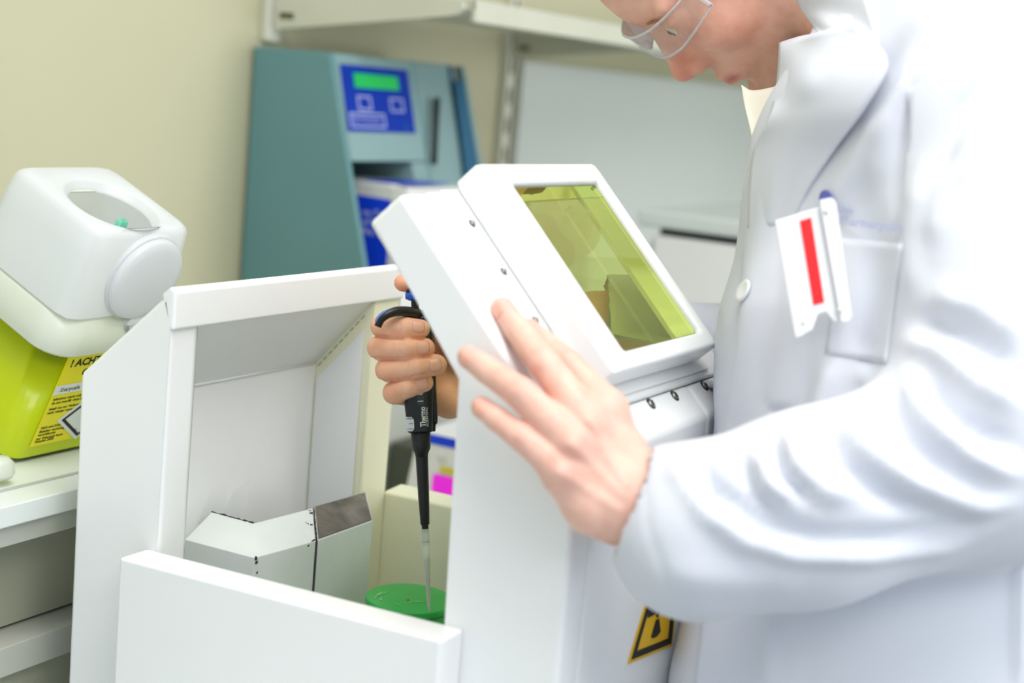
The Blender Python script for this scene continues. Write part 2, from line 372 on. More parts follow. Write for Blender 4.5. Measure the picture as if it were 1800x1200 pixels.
# wall rails with slots, shelf and brackets
for y, s in ((1.652, 'above the teal instrument'), (2.305, 'beside the pale grey panel')):
    r_ = empty('shelf_rail', (XW, y, 1.0)); tag(r_, 'slotted upright shelf rail on the beige wall '+s, 'shelf rail', 'upright shelf rails')
    z0 = 1.53 if y < 2 else .95
    box('rail_channel', XW+.0005, XW+.014, y, y+.028, z0, 2.3, M['rail'], r_, .002, 2)
    for k in range(int((2.28-z0)/.05)): box('slot', XW+.0135, XW+.0146, y+.009, y+.019, z0+.02+k*.05, z0+.046+k*.05, M['slot'], r_)
sh = empty('wall_shelf', (-1.15, 2.4, 1.58)); tag(sh, 'white metal wall shelf over the teal instrument', 'shelf')
box('shelf_board', XW+.016, -1.0, 1.684, 4.2, 1.588, 1.602, M['shelfwhite'], sh, .002, 2)
box('front_lip', -1.006, -.998, 1.684, 4.2, 1.574, 1.602, M['shelfwhite'], sh, .002, 2)
for y in (1.660, 2.315):
    b_ = prism('bracket', [(-1.295, 1.545), (-1.030, 1.578), (-1.012, 1.581), (-1.003, 1.588), (-1.004, 1.597), (-1.015, 1.600), (-1.295, 1.600)], y, y+.006, XZ, M['shelfwhite'], sh, .0012, 2)
    box('bracket_slot', -1.285, -1.262, y-.0008, y+.0002, 1.561, 1.569, M['slot'], b_)
    box('bracket_flange', -1.295, -1.03, y+.0062, y+.012, 1.578, 1.587, M['shelfwhite'], sh)
# pale grey panel on the wall behind the instruments
pn = tag(box('grey_wall_panel', XW+.001, XW+.016, 2.36, 5.0, .93, 1.545, M['greypanel'], None, .002, 2), 'pale grey glossy splash panel on the wall behind the shield', 'wall panel')

#@@DEVICE
# ------------------------------------------------------------------ teal instrument
dv = empty('teal_instrument', (-1.2, 1.8, .92)); tag(dv, 'teal bench instrument with blue keypad and green display, by the wall', 'instrument')
E0 = np.array([-1.1825, 1.636, 1.522]); ED = np.array([.0761, 0, -.265]); ED /= np.linalg.norm(ED); EN = np.array([-ED[2], 0, ED[0]])
def dvp(y, e, n): return tuple(E0+np.array([0, y, 0])+ED*e+EN*n)
box('instrument_base', -1.306, -1.06, 1.632, 1.975, .921, 1.185, M['ledgegrey'], dv, .003, 2)
bx = (-1.308, 1.522)
# side slab with sloping front, near end
fx = lambda z: -1.1825+(1.522-z)*.0761/.265
def slab(name, y0, y1, m, off=0.0, bev=.003, zt=1.522, zb=1.186):
    return prism(name, [(-1.306, zb), (fx(zb)+off, zb), (fx(zt)+off, zt), (-1.306, zt)], y0, y1, XZ, m, dv, bev, 2)
slab('side_housing', 1.636, 1.646, M['teal'])
# centre: upper housing, bay walls, back
prism('upper_housing', [(-1.306, 1.386), (fx(1.386), 1.386), (fx(1.522), 1.522), (-1.306, 1.522)], 1.6465, 1.829, XZ, M['teallight'], dv, .002, 2)
slab('bay_wall', 1.79, 1.829, M['teallight'], zt=1.3855)
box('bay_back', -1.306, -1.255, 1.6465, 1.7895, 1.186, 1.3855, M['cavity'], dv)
slab('groove_strip', 1.8295, 1.8405, M['teal'], off=-.004)
# right wing with hollow flank
slab('wing_housing', 1.841, 1.935, M['teallight'], off=-.006)
prism('flank', [(-1.306, 1.186), (fx(1.186)-.01, 1.186), (fx(1.30)-.012, 1.30), (fx(1.522)-.014, 1.522), (-1.306, 1.522)], 1.9355, 1.962, XZ, M['tealdark'], dv, .002, 2)
prism('flank_trim', [(fx(1.186)-.002, 1.186), (fx(1.186)+.012, 1.186), (fx(1.522)+.002, 1.522), (fx(1.522)-.014, 1.522)], 1.9625, 1.972, XZ, M['teallight'], dv, .002, 2)
prism('flank_gusset', [(1.936, 1.50), (1.962, 1.50), (1.962, 1.19), (1.915, 1.19)], 0, .004, lambda u, v, a: (fx(v)-.002+a, u, v), M['tealdark'], dv)
tube('probe_rod', [dvp(.238, .052, .004), dvp(.1995, .145, .006)], .0045, M['blackdull'], dv)
kp = polysheet('keypad', [dvp(.0165, .0142, .0003), dvp(.1765, .0142, .0003), dvp(.1725, .102, .0003), dvp(.0115, .102, .0003)], M['panelblue'], dv, .0012, EN)
polysheet('display', [dvp(.0425, .0245, .0016), dvp(.147, .0252, .0016), dvp(.1465, .0438, .0016), dvp(.0415, .0438, .0016)], M['lcd'], kp, .0006, EN)
ring('key', (.042, .0728, .0545, .0735), (.0446, .0702, .0566, .0714), .0016, .0024, lambda a, b, h: dvp(a, b, h), M['lav'], kp)
ring('key', (.1184, .1508, .0550, .0738), (.1210, .1482, .0570, .0718), .0016, .0024, lambda a, b, h: dvp(a, b, h), M['lav'], kp)
ring('name_frame', (.0191, .0996, .0775, .0965), (.0215, .0972, .0797, .0943), .0016, .0024, lambda a, b, h: dvp(a, b, h), M['lav'], kp)
text('name_lettering', 'CyR Workstation', .0085, dvp(.024, .0880, .0018), (0, 1, 0), -ED, M['lav'], kp, width=.066)
text('emblem', 'b', .016, dvp(.146, .0985, .0018), (0, 1, 0), -ED, M['tealdark'], kp)

# carton in the instrument's bay
ct = empty('supply_carton', (-1.16, 1.76, .92)); tag(ct, 'white and blue supply carton standing in the bay of the teal instrument', 'carton')
box('carton_body', -1.215, -1.112, 1.692, 1.786, 1.1865, 1.359, M['carton'], ct, .001, 1)
box('carton_front', -1.1115, -1.085, 1.692, 1.786, 1.1865, 1.2845, M['carton'], ct, .001, 1)
box('open_lid', -1.1115, -1.085, 1.692, 1.845, 1.285, 1.357, M['carton'], ct, .001, 1)
polysheet('blue_print', [(-1.214, 1.6918, 1.188), (-1.108, 1.6918, 1.188), (-1.108, 1.6918, 1.3395), (-1.214, 1.6918, 1.3420)], M['boxblue'], ct, .0004, (0, -1, 0))
polysheet('top_flap', [(-1.16, 1.70, 1.3605), (-1.10, 1.715, 1.3605), (-1.10, 1.82, 1.3605), (-1.132, 1.785, 1.3605)], M['boxblue'], ct, .0008, (0, 0, 1))
text('print_lettering', 'PP ASSOCIATES', .0085, (-1.166, 1.6916, 1.3465), (1, 0, 0), (0, 0, 1), M['rail'], ct, width=.056)
for i, s in enumerate(('ne Tubes', 'of Plastic', 'No. 500')): text('print_lettering', s, .0125, (-1.152, 1.6912, 1.315-i*.0125), (1, 0, 0), (0, 0, 1), M['lettering'], ct, width=.05)

# white box with magenta sticker on the bench beyond the shield
wb = empty('reagent_box', (-.9, 1.56, .92)); tag(wb, 'white reagent box with blue band and bright magenta sticker beyond the shield', 'box')
hexa([(-.949, 1.50, .921), (-.80, 1.50, .921), (-.80, 1.62, .921), (-.949, 1.62, .921), (-.922, 1.50, 1.094), (-.80, 1.50, 1.094), (-.80, 1.62, 1.094), (-.922, 1.62, 1.094)], 'box_body', M['carton'], wb, .003, 2)
polysheet('blue_band', [(-.9205, 1.4995, 1.082), (-0.8000, 1.4995, 1.082), (-0.8000, 1.4995, 1.0935), (-.9205, 1.4995, 1.0935)], M['boxblue'], wb, .0005, (0, -1, 0))
def rrect(cx, cz, w, h, r, f, n=5):
    out = []
    for sx, sz, a0 in ((1, 1, 0), (-1, 1, 90), (-1, -1, 180), (1, -1, 270)):
        for k in range(n+1):
            a = radians(a0+90*k/n); out.append(f(cx+sx*(w/2-r)+r*cos(a), cz+sz*(h/2-r)+r*sin(a)))
    return out
polysheet('magenta_sticker', rrect(-0.8760, 1.0345, .040, .026, .004, lambda a, b: (a, 1.4993, b)), M['magenta'], wb, .0005, (0, -1, 0))
polysheet('yellow_strip', [(-0.8870, 1.4993, 1.050), (-0.8600, 1.4993, 1.050), (-0.8600, 1.4993, 1.058), (-0.8870, 1.4993, 1.058)], M['yellowst'], wb, .0005, (0, -1, 0))
text('box_lettering', 'l   lab', .012, (-0.9050, 1.4992, 1.062), (1, 0, 0), (0, 0, 1), M['rail'], wb)

# dark unit in the gap behind
tag(box('dark_storage_block', -1.055, -.93, 1.65, 1.80, .921, 1.030, mat('dark_green_grey', (70, 76, 62), .6), None, .004, 2), 'dark olive storage block on the bench behind the pipette', 'block')

# white instrument by the far bench
wi = empty('white_analyser', (-.72, 2.15, .92)); tag(wi, 'white boxy bench analyser with a dark slot under its grey lid, behind the shield window', 'instrument')
box('analyser_body', -.868, -.45, 2.0, 2.45, .921, 1.312, M['carton'], wi, .008, 3)
box('slot_gap', -.860, -.46, 2.01, 2.44, 1.3122, 1.322, M['cavity'], wi)
box('grey_lid', -.89, -.45, 1.99, 2.45, 1.3222, 1.346, M['greypanel'], wi, .005, 2)
box('control_fascia', -.878, -.8685, 2.02, 2.40, 1.10, 1.30, M['greypanel'], wi, .002, 1)
# carton with a yellow sticker seen through the lead glass
fb = empty('storage_carton', (-1.22, 2.24, .92)); tag(fb, 'pale storage carton with yellow sticker seen through the lead glass', 'carton')
box('carton_body', -1.29, -1.16, 2.12, 2.36, .921, 1.350, M['carton'], fb, .002, 1)
polysheet('yellow_sticker', [(-1.1595, 2.15, 1.305), (-1.1595, 2.23, 1.305), (-1.1595, 2.23, 1.325), (-1.1595, 2.15, 1.325)], M['yellowst'], fb, .0006, (1, 0, 0))

#@@BIN
# ------------------------------------------------------------------ sharps bin, tilted on a stand
TH = radians(24.0)
BA = np.array([cos(TH), 0, -sin(TH)]); BU = np.array([sin(TH), 0, cos(TH)])
B0 = np.array([-.9465, .895, ZL+.0006])
def bn(a, y, u): return B0+BA*a+BU*u+np.array([0, y, 0])
def loft_rr(name, secs, m, parent, n=6, caps=True):     # secs: (u, a0, a1, y0, y1, r)
    bm = bmesh.new(); rings = []
    for u, a0, a1, y0, y1, r in secs:
        rg = []
        for (ca, cy, s0) in ((a1-r, y1-r, 0), (a0+r, y1-r, 90), (a0+r, y0+r, 180), (a1-r, y0+r, 270)):
            for k in range(n+1):
                t = radians(s0+90*k/n); uu = u(ca+r*cos(t), cy+r*sin(t)) if callable(u) else u
                rg.append(bm.verts.new(bn(ca+r*cos(t), cy+r*sin(t), uu)))
        rings.append(rg)
    k = len(rings[0])
    for i in range(len(rings)-1):
        for j in range(k): bm.faces.new([rings[i][j], rings[i][(j+1) % k], rings[i+1][(j+1) % k], rings[i+1][j]])
    if caps: bm.faces.new(rings[0]); bm.faces.new(rings[-1])
    o = bm_obj(name, bm, m, parent, True); o.modifiers.new('wn', 'WEIGHTED_NORMAL'); return o
bi = empty('sharps_bin', tuple(B0)); tag(bi, 'lime green clinical waste bin with milky white lid, tilted on the ledge', 'waste bin')
loft_rr('bin_body', [(0, -.150, -.004, .004, .135, .016), (.004, -.154, 0, 0, .139, .018), (.113, -.162, .003, -.003, .142, .022)], M['lime'], bi)
loft_rr('lid_rim', [(.1125, -.166, .010, -.010, .148, .026), (.116, -.170, .014, -.014, .152, .03), (.130, -.170, .013, -.013, .151, .03), (.142, -.164, .006, -.006, .145, .028), (.146, -.158, -.002, .0, .137, .024)], M['rim'], bi)
# lid tower with a round opening in its top
def lid_tower():
    bm = bmesh.new(); n = 48; cx, cy, rx = -.042, .054, .036
    a0, a1, y0, y1, r = -.108, .001, .0, .112, .012
    def rr(k):
        t = 2*pi*k/n; c, s = cos(t), sin(t); ex = 10.0
        q = (abs(c)**ex+abs(s)**ex)**(-1/ex); return (a0+a1)/2+(a1-a0)/2*c*q, (y0+y1)/2+(y1-y0)/2*s*q
    secs = []
    for u, g in ((.146, .004), (.20, .002), (.218, .0), (.2225, -.002), (.2245, -.006)):
        secs.append([bm.verts.new(bn(rr(k)[0]+(rr(k)[0]-(a0+a1)/2)*g/.055, rr(k)[1]+(rr(k)[1]-(y0+y1)/2)*g/.056, u)) for k in range(n)])
    for rr_, u in ((.0425, .2248), (.0395, .2235), (.0385, .219), (.036, .2185), (.036, .2165)):
        secs.append([bm.verts.new(bn(cx+rr_*cos(2*pi*k/n), cy+rr_*sin(2*pi*k/n), u)) for k in range(n)])
    for i in range(len(secs)-1):
        for j in range(n): bm.faces.new([secs[i][j], secs[i][(j+1) % n], secs[i+1][(j+1) % n], secs[i+1][j]])
    o = bm_obj('lid_tower', bm, M['lid'], bi, True)
    return o
lt = lid_tower()
box_ = loft_rr('opening_notch', [(.2166, -.083, -.075, .03, .07, .002), (.2176, -.083, -.075, .03, .07, .002)], M['rim'], lt)
loft_rr('inner_tab', [(.190, -.05, -.044, .075, .085, .001), (.205, -.05, -.044, .075, .085, .001)], mat('green_tab', (110, 200, 170), .4), lt)
lathe('round_cap', [(.0, 0), (.036, .0), (.0375, .002), (.0375, .006), (.036, .0085), (.030, .010), (.0, .0105)], bn(.0035, .066, .182), BA, M['lid'], bi, 40)
lathe('cap_ring', [(.0385, -.004), (.040, -.003), (.040, .0015), (.0385, .0025)], bn(.0035, .066, .182), BA, M['lid'], bi, 40)
loft_rr('hinge_tab', [(.134, .006, .014, .062, .082, .002), (.146, .003, .011, .062, .082, .002)], M['lid'], bi)
# label on the side facing the room
def lb(y, u, h=0): return bn(.0033+.0030*(u-.11)/.11+h, y-.017, u)
polysheet('warning_label', [lb(.034, .016), lb(.125, .016), lb(.125, .109), lb(.034, .109)], M['yellowlabel'], bi, .0006, BA)
wl = bi.children[-1]
def lq(y0, y1, u0, u1, m, nm, h=.0008): polysheet(nm, [lb(y0, u0, h), lb(y1, u0, h), lb(y1, u1, h), lb(y0, u1, h)], m, wl, .0003, BA)
lq(.034, .125, .070, .079, M['whitelabel'], 'white_strip')
text('label_lettering', '! ACHTUNG', .0105, lb(.040, .0975, .0008), (0, 1, 0), BU, M['ink'], wl, bold=.0003)
text('label_lettering', 'GEFAHR', .0095, lb(.058, .0865, .0008), (0, 1, 0), BU, M['ink'], wl, bold=.0003)
text('label_lettering', 'Sharpsafe', .006, lb(.040, .0725, .0012), (0, 1, 0), BU, M['ink'], wl)
for i, (s, u) in enumerate((('Infectious waste only', .0635), ('do not overfill, close lid', .0595), ('Inhalt nur zur Verbrennung', .0535), ('nicht wieder verwenden', .0495), ('Stich und Schnitt', .034), ('Behalter vorsichtig', .030), ('verschliessen', .0265), ('vor Gebrauch lesen', .0225), ('Kanulen 2009', .0195))):
    text('small_print', s, .0038, lb(.0375, u, .0008), (0, 1, 0), BU, M['ink'], wl)
dc = (.086, .0405)
polysheet('hazard_diamond', [lb(dc[0]-.033, dc[1], .0009), lb(dc[0], dc[1]-.026, .0009), lb(dc[0]+.033, dc[1], .0009), lb(dc[0], dc[1]+.026, .0009)], M['whitelabel'], wl, .0003, BA)
def dm(s): return [lb(dc[0]-.033*s, dc[1], .0014), lb(dc[0], dc[1]-.026*s, .0014), lb(dc[0]+.033*s, dc[1], .0014), lb(dc[0], dc[1]+.026*s, .0014)]
bm = bmesh.new(); A = [bm.verts.new(p) for p in dm(.86)]; B = [bm.verts.new(p) for p in dm(.72)]
for i in range(4): bm.faces.new([A[i], A[(i+1) % 4], B[(i+1) % 4], B[i]])
bm_obj('diamond_border', bm, M['ink'], wl)
text('small_print', '6', .006, lb(.079, .0235, .0016), (0, 1, 0), BU, M['ink'], wl)
# stand under the bin (mostly outside the frame)
st = prism('bin_stand', [(-1.085, ZL+.0004), (-.968, ZL+.0004), (-.968, ZL+.008), (-1.085, ZL+.058)], .905, 1.02, XZ, M['ledgegrey'], None, .002, 2)
tag(st, 'grey wedge stand propping up the lime green waste bin', 'stand')
# rounded white things at the left border
kn = lathe('pale_stopper', [(.0, 0), (.012, .0), (.014, .003), (.013, .012), (.009, .016), (0, .017)], PW(-6, 838, 1.22), (0, 0, 1), M['rim'], None, 24)
kn.location.z = 0; tag(kn, 'small pale round stopper on the ledge at the left border', 'stopper')

#@@SHIELD
# ------------------------------------------------------------------ back shield hood
Y1, Y2 = .8525, 1.160
hd = empty('shield_hood', (-.785, 1.0, .92)); tag(hd, 'white enamelled back shield with chamfered top and open front', 'shield')
side = [(-.828, .921), (-.742, .921), (-.742, 1.304), (-.7425, 1.3335), (-.828, 1.257)]
prism('side_wall', side, Y1, Y1+.031, XZ, M['enamel'], hd, .0045, 4)
prism('side_wall', side, Y2-.042, Y2, XZ, M['cream'], hd, .0045, 4)
prism('back_wall', [(-.8275, .921), (-.800, .921), (-.800, 1.239), (-.8275, 1.252)], Y1+.0315, Y2-.0425, XZ, M['enamel'], hd)
prism('roof_panel', [(-.826, 1.2555), (-.800, 1.2395), (-.744, 1.3025), (-.744, 1.3325)], Y1+.0315, Y2-.0425, XZ, M['enamel'], hd)
prism('roof_edge', [(-.7435, 1.3035), (-.7385, 1.3035), (-.7385, 1.332), (-.7435, 1.3355), (-.752, 1.3285)], Y1, Y2, XZ, M['enamel'], hd, .0022, 3)
tube('ceiling_seam', [(-.7985, Y1+.034, 1.240), (-.7985, Y2-.046, 1.240)], .0011, M['enamel'], hd, 8)
for k in range(9):
    t = k/8; polysheet('seam_pit', [(-.751-.043*t, Y2-.0427, 1.290-.049*t), (-.7545-.043*t, Y2-.0427, 1.286-.049*t), (-.7545-.043*t, Y2-.0427, 1.2853-.049*t), (-.751-.043*t, Y2-.0427, 1.2893-.049*t)], M['darkmetal'], hd, .0002, (0, -1, 0))
prism('inner_lining', [(-.798, .93), (-.750, .93), (-.750, 1.277), (-.798, 1.225)], Y2-.0432, Y2-.0426, XZ, M['enamel'], hd)

# low front and far panels
fp = hexa([(-.7525, .8222, .921), (-.4755, .8222, .921), (-.4755, .852, .921), (-.7525, .852, .921), (-.7525, .8222, 1.1355), (-.4755, .8222, 1.1430), (-.4755, .852, 1.1430), (-.7525, .852, 1.1355)], 'front_shield_panel', M['enamel'], None, .0025, 3)
tag(fp, 'low white shield panel nearest the camera, in front of the lead bricks', 'shield panel')
fq = hexa([(-.7455, 1.1605, .921), (-.47, 1.1605, .921), (-.47, 1.19, .921), (-.7455, 1.19, .921), (-.7455, 1.1605, 1.1225), (-.47, 1.1605, 1.1255), (-.47, 1.19, 1.1275), (-.7455, 1.19, 1.1245)], 'far_shield_panel', M['cream'], None, .003, 3)
tag(fq, 'low cream shield panel behind the pipette, beyond the green pot', 'shield panel')

# ------------------------------------------------------------------ window shield (L-block)
ws = empty('window_shield', (-.446, 1.0, .92)); tag(ws, 'white lead shield with tilted yellow-green viewing window held by the hand', 'shield')
D = np.array([.687, 0, -.7266]); D /= np.linalg.norm(D); N = np.array([-D[2], 0, D[0]]); Q0 = np.array([-.5515, Y1, 1.425])
def wp(d, y, n): return tuple(Q0+D*d+N*n+np.array([0, y, 0]))
Td = .0345; WY = 1.155-Y1
def xz(d, n): p = Q0+D*d+N*n; return (p[0], p[2])
lowA = xz(.1722, 0)
# near cheek: the plate side and column in one plane
prism('side_cheek', [xz(0, -Td), xz(0, 0), xz(.2145, 0), (-.404, .921), (-.488, .921), xz(.1245, -Td)], Y1, Y1+.030, XZ, M['enamel'], ws, .0045, 4)
prism('side_cheek', [(-.4245, 1.19), (-.488, 1.19), (-.488, .921), (-.4245, .921)], 1.02, 1.05, XZ, M['enamel'], ws, .003, 2)
prism('front_wall', [xz(.2145, 0), (-.404, .921), (-.424, .921), (-.424, 1.262), xz(.186, -.012), xz(.186, 0)], Y1+.0305, 1.072, XZ, M['enamel'], ws, .004, 3)
prism('front_wall', [xz(.2145, 0), (-.404, 1.235), (-.424, 1.235), xz(.186, -.02), xz(.186, 0)], 1.0725, 1.155, XZ, M['enamel'], ws, .004, 3)
ring('tilted_plate', (.0, .1855, .0305, WY), (.015, .157, .098, .237), -Td, 0, lambda a, b, h: wp(a, b, h), M['enamel'], ws, .002)
cov = ring('cover_plate', (.001, .180, .0455, .268), (.014, .158, .097, .238), .0002, .0025, lambda a, b, h: wp(a, b, h), M['enamel'], ws, .0008)
wf = ring('window_frame', (-.004, .172, .066, .252), (.015, .157, .098, .237), .0026, .027, lambda a, b, h: wp(a, b, h), M['enamel'], ws, .0035)
bm = bmesh.new()
vs = [bm.verts.new(wp(a, b, h)) for h in (-.030, .0225) for a, b in ((.0156, .0986), (.1564, .0986), (.1564, .2364), (.0156, .2364))]
for f in ((0, 1, 2, 3), (4, 5, 6, 7), (0, 1, 5, 4), (1, 2, 6, 5), (2, 3, 7, 6), (3, 0, 4, 7)): bm.faces.new([vs[i] for i in f])
tag(bm_obj('lead_glass', bm, M['lead_glass'], ws), 'yellow-green lead glass block')
def screw(d, y, h, r=.0031):
    s = lathe('screw', [(0, 0), (r, 0), (r*.98, .0008), (r*.6, .0016), (0, .0018)], wp(d, y, h), N, M['metal'], ws, 16)
    polysheet('screw_slot', [wp(d-r*.6, y-r*.18, h+.0019), wp(d+r*.6, y-r*.18, h+.0019), wp(d+r*.6, y+r*.18, h+.0019), wp(d-r*.6, y+r*.18, h+.0019)], M['darkmetal'], s, .0002, N)
    lathe('screw_recess', [(0, -.0002), (r*1.35, -.0002), (r*1.35, .0002), (0, .0002)], wp(d, y, h), N, M['darkmetal'], s, 16)
for d_ in (.030, .0705, .111, .151): screw(d_, .0575, .0026, .0024)
for y_ in (.1445, .1875, .2460): screw(.1915, y_, .0, .0034)
# radiation warning sticker on the wall facing the person
XS = -.4037
def sg(y, z, h=0): return (XS+h, y, z)
tri = [(.965, 1.1035), (1.048, 1.0935), (1.0475, 1.118), (1.012, 1.192)]
sgn = polysheet('radiation_sign', [sg(*p) for p in tri], M['signyellow'], ws, .0004, (1, 0, 0)); tag(sgn, 'yellow triangular radiation warning sticker')
cen = np.array([1.011, 1.124])
bm = bmesh.new(); A = []; B = []
for p in tri:
    p = np.array(p); A.append(bm.verts.new(sg(*(cen+(p-cen)*.90), .0008))); B.append(bm.verts.new(sg(*(cen+(p-cen)*.70), .0008)))
for i in range(4): bm.faces.new([A[i], A[(i+1) % 4], B[(i+1) % 4], B[i]])
bm_obj('black_border', bm, M['ink'], sgn)
c0 = (1.011, 1.130)
for a0 in (270, 30, 150):
    pts = []
    for k in range(7):
        a = radians(a0-27+9*k); pts.append(sg(c0[0]+.019*cos(a), c0[1]+.019*sin(a), .0007))
    for k in range(7):
        a = radians(a0+27-9*k); pts.append(sg(c0[0]+.0055*cos(a), c0[1]+.0055*sin(a), .0007))
    polysheet('trefoil_blade', pts, M['ink'], sgn, .0003, (1, 0, 0))
polysheet('trefoil_hub', [sg(c0[0]+.0036*cos(2*pi*k/14), c0[1]+.0036*sin(2*pi*k/14), .0007) for k in range(14)], M['ink'], sgn, .0003, (1, 0, 0))

#@@BRICKS
# ------------------------------------------------------------------ lead bricks and pot
def brick(name, near, far, z0n, z0f, m, label):
    r = empty(name, ((near[0][0]+far[0][0])/2, (near[0][1]+far[0][1])/2, .921)); tag(r, label, 'lead brick', 'lead bricks between the shield panels')
    bm = bmesh.new(); nb = [bm.verts.new((x, y, .921)) for x, y in near]; nt_ = [bm.verts.new((x, y, z0n)) for x, y in near]
    fb_ = [bm.verts.new((x, y, .921)) for x, y in far]; ft = [bm.verts.new((x, y, z0f)) for x, y in far]; n = len(near)
    for i in range(n-1):
        for f in ((nb[i], nb[i+1], nt_[i+1], nt_[i]), (nt_[i], nt_[i+1], ft[i+1], ft[i]), (ft[i], ft[i+1], fb_[i+1], fb_[i]), (nb[i], fb_[i], fb_[i+1], nb[i+1])): bm.faces.new(f)
    for i in (0, n-1): bm.faces.new([nb[i], nt_[i], ft[i], fb_[i]])
    bmesh.ops.recalc_face_normals(bm, faces=bm.faces[:]); bevel(bm, .0007, 2)
    o = bm_obj('brick_body', bm, m, r); autosmooth(o); return r
ZN, ZF = 1.120, 1.1335
bA = brick('corner_lead_brick', [(-.7795, .9265), (-.7109, .9286), (-.7030, .9985)], [(-.786, .966), (-.742, .9655), (-.7350, 1.0360)], ZN, ZF, M['brickpaint'], 'white painted corner lead brick with chipped edges, next to the hood')
bB = brick('lead_brick', [(-.7027, 1.0005), (-.7024, 1.0803)], [(-.7346, 1.0375), (-.7300, 1.1085)], ZN, ZF, M['brickpaint'], 'white lead brick with bare grey metal top beside the green pot')
polysheet('bare_top', [(-.7032, 1.0025, ZN+.0009), (-.7029, 1.0795, ZN+.0009), (-.7305, 1.1075, ZF+.0004), (-.7346, 1.0390, ZF+.0004)], M['barelead'], bB, .0004, (0, 0, 1))
def chips(parent, pts):
    for (x, y, z, s) in pts:
        s *= 1.5; k = 7; nrm = (1, 0, 0)
        a = [random.uniform(.55, 1.2) for _ in range(k)]
        polysheet('paint_chip', [(x, y+s*a[i]*cos(2*pi*i/k), z+s*a[i]*sin(2*pi*i/k)) for i in range(k)], M['chip'], parent, .0003, nrm)
chips(bA, [(-.7106, .930, 1.1195, .0016), (-.7105, .931, 1.1155, .0012), (-.7102, .9325, 1.107, .0007), (-.7100, .9322, 1.100, .0006), (-.7098, .9326, 1.094, .0006), (-.7040, .9965, 1.119, .0018), (-.7040, .990, 1.1175, .0008)])
for (t, s_, q) in ((.95, .5, .0016), (.90, .55, .0011), (.97, .85, .0022), (.955, .93, .0013), (.87, .6, .0007)):
    x = -.7109+.0079*t-(.032*s_); y = .9286+.0699*t+.0372*s_; z = ZN+(ZF-ZN)*s_+.0002
    k = 7; polysheet('paint_chip', [(x+q*random.uniform(.4, 1)*cos(2*pi*i/k), y+q*random.uniform(.5, 1.3)*sin(2*pi*i/k), z) for i in range(k)], M['chip'], bA, .0003, (.3, 0, .95))
for e0, e1 in (((-.786, .966, ZF), (-.742, .9655, ZF)), ((-.7346, 1.0372, ZF), (-.7028, .9995, ZN))):
    a, b = np.array(e0), np.array(e1); n_ = 22
    pts = [a+(b-a)*k/n_+np.array([0, 0, random.uniform(-.0003, .0005)]) for k in range(n_+1)]
    tube('worn_edge', pts, [random.uniform(.0002, .0008) for _ in pts], M['chip'], bA, 6)
tube('joint_line', [(-.7026, .9996, 1.119), (-.7024, .9993, 1.05), (-.7026, .9996, .93)], .0008, M['chip'], bA, 6)
flp = polysheet('clear_film_flap', [(-.7990, .965, 1.121), (-.790, .985, 1.121), (-.786, .984, 1.146), (-.792, .972, 1.149)], M['flap'], None, .0003)
fl2 = polysheet('clear_film_fold', [(-.790, .985, 1.121), (-.786, 1.012, 1.121), (-.784, 1.010, 1.153), (-.786, .992, 1.145)], M['flap'], flp, .0003)
tag(flp, 'crumpled clear film strip sticking up behind the white corner brick', 'film')

gp = empty('green_pot', (-.6345, 1.029, .921)); tag(gp, 'round green painted lead pot with scuffed lid under the pipette tip', 'pot')
GP = np.array([-.6425, 1.0540, .921])
lathe('pot_body', [(0, 0), (.0345, 0), (.0355, .001), (.0355, .143), (.0350, .144), (0, .144)], GP, (0, 0, 1), M['greenpaint'], gp, 48)
lathe('pot_lid', [(0, .1442), (.0355, .1442), (.0372, .1452), (.0372, .1496), (.0362, .1508), (0, .1508)], GP, (0, 0, 1), M['greenpaint'], gp, 48)
ld = gp.children[-1]
for (a, r, l_, w_) in ((-2.7, .026, .014, .0008), (-2.4, .029, .010, .0006), (-2.9, .022, .012, .0005), (-2.2, .026, .008, .0007), (-.4, .012, .013, .0005), (-1.5, .022, .011, .0004)):
    c = GP+np.array([r*cos(a), r*sin(a), .1511]); t = a+1.3
    u_ = np.array([cos(t), sin(t), 0])*l_/2; v_ = np.array([-sin(t), cos(t), 0])*w_*1.7
    polysheet('scuff', [c-u_, c+v_, c+u_, c-v_], M['greenscuff'], ld, .0002, (0, 0, 1))
polysheet('rust_spot', [tuple(GP+np.array([.002+.0014*cos(k), -.006+.002*sin(k), .1511])) for k in (0, 1.1, 2.2, 3.5, 4.6, 5.5)], M['rust'], ld, .0002, (0, 0, 1))

